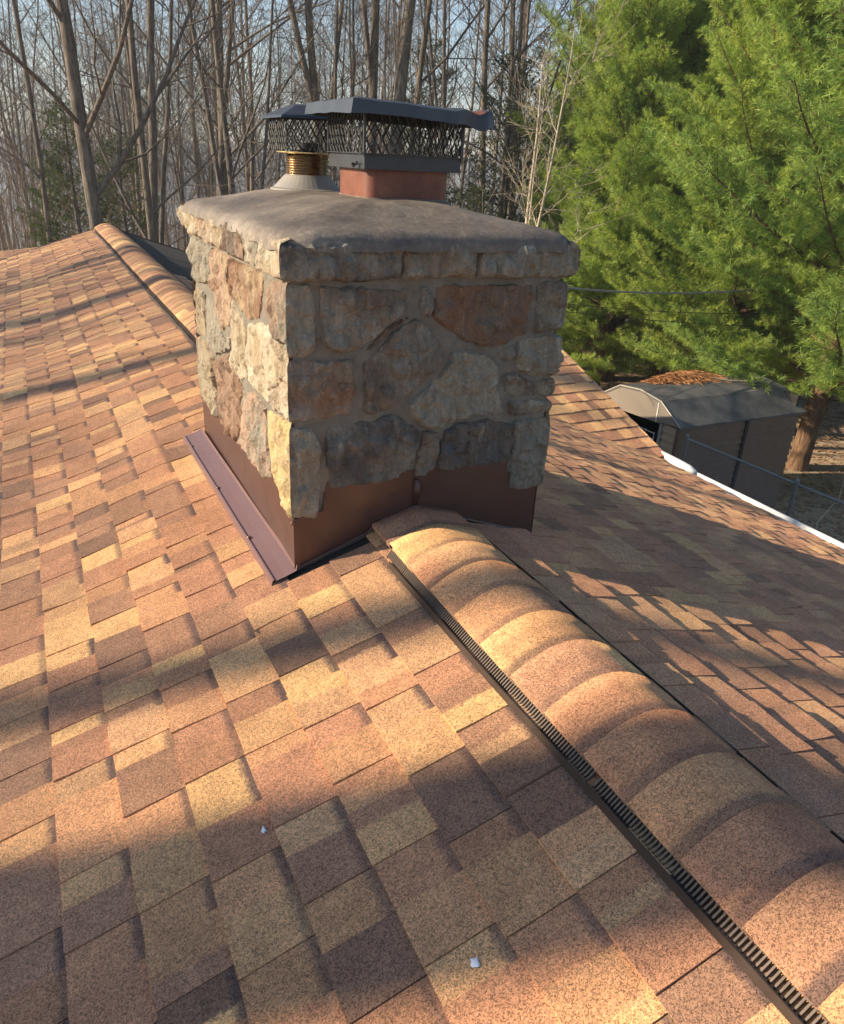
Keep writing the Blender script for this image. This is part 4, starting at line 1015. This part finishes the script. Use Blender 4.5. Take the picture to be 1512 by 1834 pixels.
heroes = [  # px at mid height, distance, height, radius, first limb, fork, material, label
    (168, 15.5, 17, .215, .22, False, 'bark', 'big straight grey tree trunk behind the roof peak, second from left edge'),
    (247, 17.5, 17, .165, .16, True, 'bark', 'pale-barked forked tree just right of the roof peak'),
    (590, 21, 19, .20, .30, True, 'bark', 'multi-stemmed grey tree rising behind the smaller chimney cap'),
    (686, 20, 20, .29, .52, False, 'bark', 'thickest dark trunk rising straight behind the rectangular chimney cap'),
    (713, 24, 19, .17, .30, False, 'bark', 'slim trunk close right of the thickest trunk behind the cap'),
    (372, 22, 18, .15, .2, False, 'bark_dark', 'dark slim tree between the roof peak and the chimney caps'),
    (415, 20, 16, .15, .14, True, 'bark_dark', 'dark tree with low spreading limbs left of the chimney caps'),
    (868, 23, 19, .17, .35, False, 'bark', 'leaning trunk right of the crumpled cap corner'),
    (60, 19, 15, .10, .15, False, 'bark', 'thin bent tree near the left edge above the lower roof'),
    (800, 30, 17, .16, .3, True, 'bark_dark', 'forked tree further off between cap and evergreens')]
protos = []
for i, (px, dist, H, r, first, fork, mt, lb) in enumerate(heroes):
    out = bare_tree(H, r*.64, 100+i, first, 13 if not fork else 8, fork, .06)
    T = tree_thing('bare_tree', lb, 'tree', out, MAT[mt], at(px, dist), 'bare trees in the woods'); protos.append(T)
for i in range(5):
    out = bare_tree(14, .085, 300+i, .18, 14, i % 2 == 1, .06)
    T = tree_thing('bare_tree', 'slim bare grey tree among many in the leafless woods', 'tree', out, MAT['bark'], at(60+190*i, 29+i), 'bare trees in the woods'); protos.append(T)
rnd.seed(55)
far = [p for p in protos if p['label'].startswith('slim bare')]
taken = []
nfar = 0
while nfar < 80:
    px = rnd.uniform(-60, 935); dist = 19 + 55*rnd.random()**.8
    x, y, z = at(px, dist)
    if any((x-a)**2+(y-b)**2 < 1.2 for a, b in taken): continue
    taken.append((x, y)); nfar += 1
    s = rnd.uniform(.75, 1.5); src = rnd.choice(far if rnd.random() < .8 else protos[4:10])
    copy_thing(src, (x, y, z), rnd.uniform(0, 6.28), (s, s*rnd.uniform(.85, 1.2)), 'slim bare grey tree among many in the leafless woods')
# pale sapling in front of the evergreens
rnd.seed(9)
out = bare_tree(7.2, .06, 77, .32, 10, True, .05, 5, 3)
tree_thing('sapling', 'pale tan leafless sapling in front of the dark evergreens', 'sapling', out, MAT['bark_pale'], at(945, 15.5))
# trees west of the house whose branches shade the roof
rnd.seed(21)
for (qx, qy, dd, r0, sd_, lb) in ((-.3, -1.27, 13, .35, 91, 'tall straight thick bare tree west of the house, nearest the camera side'), (-.6, -.32, 17, .17, 92, 'straight medium bare tree west of the house, second from the camera side'),
                            (-.8, 3.0, 15, .15, 93, 'slim straight bare tree west of the house beyond the chimney'), (-.7, 5.4, 16, .22, 94, 'straight thick bare tree west of the far half of the roof')):
    out = bare_tree(24, r0, sd_, .55, 4, False, .008, 4, 2)
    tp0 = next(p for l_, p, r_ in out if l_ == 0); hz_ = -GZ + dd*math.tan(SUN_EL); off = [np.interp(hz_, [p[2] for p in tp0], [p[k] for p in tp0]) for k in (0, 1)]
    hl = math.hypot(sd.x, sd.y); WX_, WY_ = qx+sd.x/hl*dd - off[0], qy+sd.y/hl*dd - off[1]
    tree_thing('bare_tree', lb, 'tree', out, MAT['bark'], (WX_, WY_, gz(WX_, WY_)))
for (x, y, s, k, lb) in ((-15.5, 9.9, .9, 1, 'forked bare tree west of the house at mid roof'), (-13.5, 12.4, 1.0, 6, 'dark bare tree west of the far roof end'), (-18, 14.2, 1.05, 2, 'multi-stemmed bare tree farther west of the house')):
    copy_thing(protos[k], (x, y, gz(x, y)), rnd.uniform(0, 6), (s, s), lb)

# evergreens -------------------------------------------------------
def conifer(H, Lmax, seed, whorl=.5, nb=5, tuftL=.13, width=.0085, ntuft=17, low=1.3, tw=.62, droop=.0, dens=1.0):
    rg = np.random.default_rng(seed); rn = random.Random(seed)
    wood = [(0, [np.array((0.02*math.sin(h), .03*math.cos(h*1.3), h-.2)) for h in np.linspace(0, H, 14)], list(np.linspace(H*.0135+.03, .02, 14)))]
    TP_, TD_ = [], []
    h = low
    while h < H-.3:
        t = (h-low)/(H-low); L0 = Lmax*(1-t)**.5*(.75+.25*min(1, t*6))
        for b in range(nb):
            a = rn.uniform(0, 6.283); L = L0*rn.uniform(.65, 1.15); hh = h+rn.uniform(-.2, .2)
            el = .10+.75*t+rn.uniform(-.12, .15)-droop
            d = np.array([math.cos(a)*math.cos(el), math.sin(a)*math.cos(el), math.sin(el)])
            pts = [np.array([0, 0, hh])]; n = 7
            for i in range(n):
                d = d + np.array([rn.gauss(0, .06), rn.gauss(0, .06), .05-.03*droop*8]); d /= np.linalg.norm(d); pts.append(pts[-1]+d*L/n)
            wood.append((1, pts, [max(.006, .012*L*(1-i/8)) for i in range(n+1)]))
            m = int(L*8*dens)+4
            for q in range(m):
                s_ = .22+.78*(q+.5)/m + rn.uniform(-.02, .02); k = min(n-1, int(s_*n)); base = pts[k]+(pts[k+1]-pts[k])*(s_*n-k)
                dd = pts[k+1]-pts[k]; dd /= np.linalg.norm(dd)
                side = np.cross(dd, [0, 0, 1]); side /= np.linalg.norm(side)+1e-6
                sg = 1 if q % 2 else -1
                bd = dd*.75 + side*sg*rn.uniform(.5, 1.1) + np.array([0, 0, rn.uniform(-.15, .4)]); bd /= np.linalg.norm(bd)
                bl = min(.75, L*.42*(1.12-s_)+.12)*rn.uniform(.7, 1.15)
                wood.append((2, [base, base+bd*bl*.5, base+bd*bl+np.array([0, 0, .03])], [.006, .004, .002]))
                nt_ = max(2, int(bl/(.085/dens)))
                for z in range(nt_):
                    TP_.append(base+bd*bl*((z+.8)/nt_)+np.array([rn.gauss(0, .02), rn.gauss(0, .02), rn.gauss(0, .02)])); TD_.append(bd)
            TP_.append(pts[-1]); TD_.append(d)
        h += whorl*rn.uniform(.8, 1.2)
    P = np.array(TP_); D = np.array(TD_); n = len(P)
    P = np.repeat(P, ntuft, 0); D = np.repeat(D, ntuft, 0)
    R_ = rg.normal(size=P.shape); R_ /= np.linalg.norm(R_, axis=1)[:, None]
    d = D*rg.uniform(.25, 1.0, (len(P), 1)) + R_*tw; d /= np.linalg.norm(d, axis=1)[:, None]
    L = tuftL*rg.uniform(.7, 1.2, (len(P), 1))
    s = np.cross(d, rg.normal(size=P.shape)); s /= np.linalg.norm(s, axis=1)[:, None]+1e-9
    tip = P+d*L + np.array([0, 0, -.012])
    V = np.stack([P - s*width*.3, P + d*L*.55 + s*width*.5, tip, P + d*L*.5 - s*width*.5], 1).reshape(-1, 3)
    Fq = np.arange(len(V)).reshape(-1, 4)
    return wood, V, Fq
def conifer_thing(name, label, cat, data, loc, mat, bark, group=None):
    wood, V, Fq = data; T = thing(name, label, cat, loc, group); o_ = np.array(loc)
    v, f = mesh_from(wood, (0,), {0: 12}); mk('trunk', v+o_, f, bark, T, smooth=True)
    v, f = mesh_from(wood, (1, 2), {1: 5, 2: 3}); mk('branches', v+o_, f, bark, T, smooth=True)
    mk('foliage', V+o_, Fq, mat, T)
    return T
pA = conifer(12.5, 4.7, 11, whorl=.40, nb=7, low=1.5, dens=1.15)
pB = conifer(14, 3.8, 12, whorl=.44, nb=7, low=1.9, dens=1.15)
pC = conifer(11, 3.0, 13, whorl=.42, nb=7, low=.6, dens=1.2)
k_ = 1.084
def P2(x, y): X, Y = CAM[0]+(x-CAM[0])*k_, CAM[1]+(y-CAM[1])*k_; return (X, Y, gz(X, Y))
GP = 'white pines beside the shed'
T1 = conifer_thing('pine_tree', 'nearest white pine with its trunk at the right end of the shed', 'pine tree', pA, P2(11.0, 6.4), MAT['needles'], MAT['bark_pine'], GP)
T2 = conifer_thing('pine_tree', 'white pine with the pair of trunks seen just behind the shed roof', 'pine tree', pB, P2(15, 13.4), MAT['needles'], MAT['bark_pine'], GP)
T3 = conifer_thing('pine_tree', 'bright young pine directly right of the chimney, foliage down to the ground', 'pine tree', pC, P2(11.6, 12.6), MAT['needles'], MAT['bark_pine'], GP)
spots = [(T2, 18.5, 15.5, 1.0, 'tall pine behind the shed, right of the twin trunks'), (T1, 17.5, 9.2, 1.1, 'dark dense pine at the right edge beyond the shed'), (T3, 14.9, 17.8, 1.25, 'pine whose light green top meets the bare woods'),
         (T1, 20.5, 12.4, 1.15, 'tall pine in the second row at the right edge'), (T3, 16.3, 16.9, 1.3, 'pine in the second row above the shed gable'),
         (T2, 24, 17, 1.15, 'distant pine filling the upper right corner'), (T1, 14.2, 11.6, .62, 'small pine with low boughs over the back of the shed'), (T3, 21, 21, 1.4, 'distant pine behind the light green top'), (T3, 14.6, 8.7, .8, 'bushy pine directly behind the shed end wall'), (T3, 10.1, 11.3, .85, 'small bright pine nearest the wing roof, right beside the chimney'), (T2, 12.2, 11.6, .95, 'bushy pine just behind the shed gable'), (T1, 10.9, 8.5, .72, 'pine whose boughs droop onto the shed roof by the pine straw'), (T2, 11.3, 12.6, .95, 'bright pine between the young pine and the twin trunks'), (T3, 15.0, 12.6, 1.1, 'pine filling the middle of the row behind the shed'), (T2, 17, 12, 1.2, 'taller pine behind the middle of the row'), (T1, 12.4, 5.0, .8, 'pine with long boughs hanging in front of the nearest pine trunk'), (T2, 13.8, 4.1, .95, 'pine at the far right with boughs hanging over the leaf litter')]
rnd.seed(31)
for (src, x, y, s, lb) in spots:
    l = P2(x, y); copy_thing(src, l, rnd.uniform(0, 6.28), (s, s*rnd.uniform(.95, 1.1)), lb, GP)
hA = conifer(6.0, 1.5, 41, whorl=.26, nb=6, tuftL=.07, width=.014, ntuft=8, low=.3, tw=.5, droop=.12, dens=.9)
hB = conifer(7.5, 2.0, 42, whorl=.34, nb=6, tuftL=.075, width=.016, ntuft=8, low=.3, tw=.5, droop=.15, dens=.8)
GH = 'dark evergreens in the woods'
hs = [(hA, 128, 19.5, 1.0, 'olive green narrow evergreen left of the big trunk behind the roof peak'), (hB, 905, 21, 1.05, 'dark evergreen behind the pale sapling')]
HT = [conifer_thing('evergreen_tree', lb, 'evergreen tree', d_, at(px, dist), MAT['hemlock'], MAT['bark_dark'], GH) for d_, px, dist, s, lb in hs]
for (k, px, dist, s, lb) in ((0, 215, 21, .9, 'low evergreen in shade right of the big trunk'), (0, 465, 22, .62, 'round dark evergreen left of the smaller chimney cap'), (0, 495, 24, .62, 'small evergreen beside the smaller cap mesh'), (1, 765, 31, 1.2, 'evergreen seen above the middle of the rectangular cap'),
                             (1, 850, 19, .62, 'low evergreen right of the terracotta flue'), (1, 1010, 25, 1.0, 'tall dark evergreen at the left edge of the pines'), (0, 940, 18, .62, 'bushy evergreen below the pale sapling'), (0, 85, 24, .8, 'dull evergreen near the left edge of the woods'), (1, 965, 29, 1.2, 'bluish tall evergreen behind the pale sapling')):
    copy_thing(HT[k], at(px, dist), rnd.uniform(0, 6), (s, s), lb)
# brush : dense thin stems nobody could count
rnd.seed(77); vs, fs, n = [], [], 0
for i in range(900):
    px = rnd.uniform(-80, 1050); dist = 17.5 + 34*rnd.random()
    x, y, z = at(px, dist); H = rnd.uniform(1.5, 5.5); d = np.array([rnd.gauss(0, .12), rnd.gauss(0, .12), 1])
    pts = [np.array([x, y, z])]
    for q in range(4): d = d+np.array([rnd.gauss(0, .1), rnd.gauss(0, .1), 0]); pts.append(pts[-1]+d/np.linalg.norm(d)*H/4)
    v, f = tube(pts, np.linspace(rnd.uniform(.010, .028), .004, 5), 3, False); vs.append(v); fs.append(np.array(f)+n); n += len(v)
    for q in range(5):
        k = rnd.randrange(1, 4); dd = np.array([rnd.gauss(0, 1), rnd.gauss(0, 1), rnd.uniform(.2, 1.2)]); dd /= np.linalg.norm(dd); l = rnd.uniform(.3, 1.1)
        v, f = tube([pts[k], pts[k]+dd*l*.5, pts[k]+dd*l+np.array([0, 0, .12])], [.009, .007, .004], 3, False); vs.append(v); fs.append(np.array(f)+n); n += len(v)
o = mk('brush', np.vstack(vs), np.vstack(fs), MAT['brush']); o['kind'] = 'stuff'; o['label'] = 'tangle of bare grey brown brush in the woods'
# far wood as one mass
rnd.seed(78); vs, fs, n = [], [], 0
for i in range(110):
    px = rnd.uniform(-150, 1250); dist = rnd.uniform(60, 130); x, y, z = at(px, dist); H = rnd.uniform(12, 20); r = rnd.uniform(.06, .16)
    v, f = tube([(x, y, z), (x+rnd.gauss(0, .3), y, z+H*.5), (x+rnd.gauss(0, .6), y, z+H)], [r, r*.6, .02], 4, False); vs.append(v); fs.append(np.array(f)+n); n += len(v)
    for q in range(14):
        t = rnd.uniform(.2, 1); a = rnd.uniform(0, 6.28); l = rnd.uniform(1, 3.5); p = np.array([x, y, z+H*t])
        v, f = tube([p, p+np.array([math.cos(a)*l*.4, math.sin(a)*l*.4, l*.45]), p+np.array([math.cos(a)*l*.7, math.sin(a)*l*.7, l])], [.05, .035, .015], 3, False); vs.append(v); fs.append(np.array(f)+n); n += len(v)
o = mk('far_woods', np.vstack(vs), np.vstack(fs), MAT['bark']); o['kind'] = 'stuff'; o['label'] = 'distant bare woodland falling away into the valley'
# leaf litter close enough to read
vs = []; nq = 9000
X = rng.uniform(8.5, 22, nq); Y = rng.uniform(2.5, 20, nq); Z = np.array([gz(a, b) for a, b in zip(X, Y)])+.01
a = rng.uniform(0, 6.28, nq); s = rng.uniform(.025, .06, nq); tl = rng.uniform(-.02, .03, nq)
V = np.stack([np.stack([X+s*np.cos(a), Y+s*np.sin(a), Z+tl], 1), np.stack([X-s*.6*np.sin(a), Y+s*.6*np.cos(a), Z+.02], 1), np.stack([X-s*np.cos(a), Y-s*np.sin(a), Z+.005], 1), np.stack([X+s*.6*np.sin(a), Y-s*.6*np.cos(a), Z+.012+tl], 1)], 1).reshape(-1, 3)
o = mk('leaf_litter', V, np.arange(nq*4).reshape(-1, 4), MAT['leaf']); o['kind'] = 'stuff'; o['label'] = 'dry brown leaves scattered on the ground by the pines'
# thin dead stems by the fence
rnd.seed(5)
for (x, y, lb, cu) in ((11.2, 5.6, 'thin upright dead stem before the nearest pine trunk', .1), (8.9, 4.2, 'pale arching dead bramble on the shaded ground by the fence', 1.3)):
    z = gz(x, y); pts = [(x, y, z), (x+.1*cu, y+.2*cu, z+.5), (x+.5*cu, y+.3*cu, z+.9-.1*cu), (x+1.1*cu, y+.1*cu, z+1.3-.6*cu)]
    m = MB(); m.tube(pts, [.014, .012, .009, .005], 5); tag(m.build('dead_stem', MAT['bark_pale'], None, loc=(x, y, z)), lb, 'stem')
for o in bpy.data.objects:
    if '_w' in o: del o['_w']
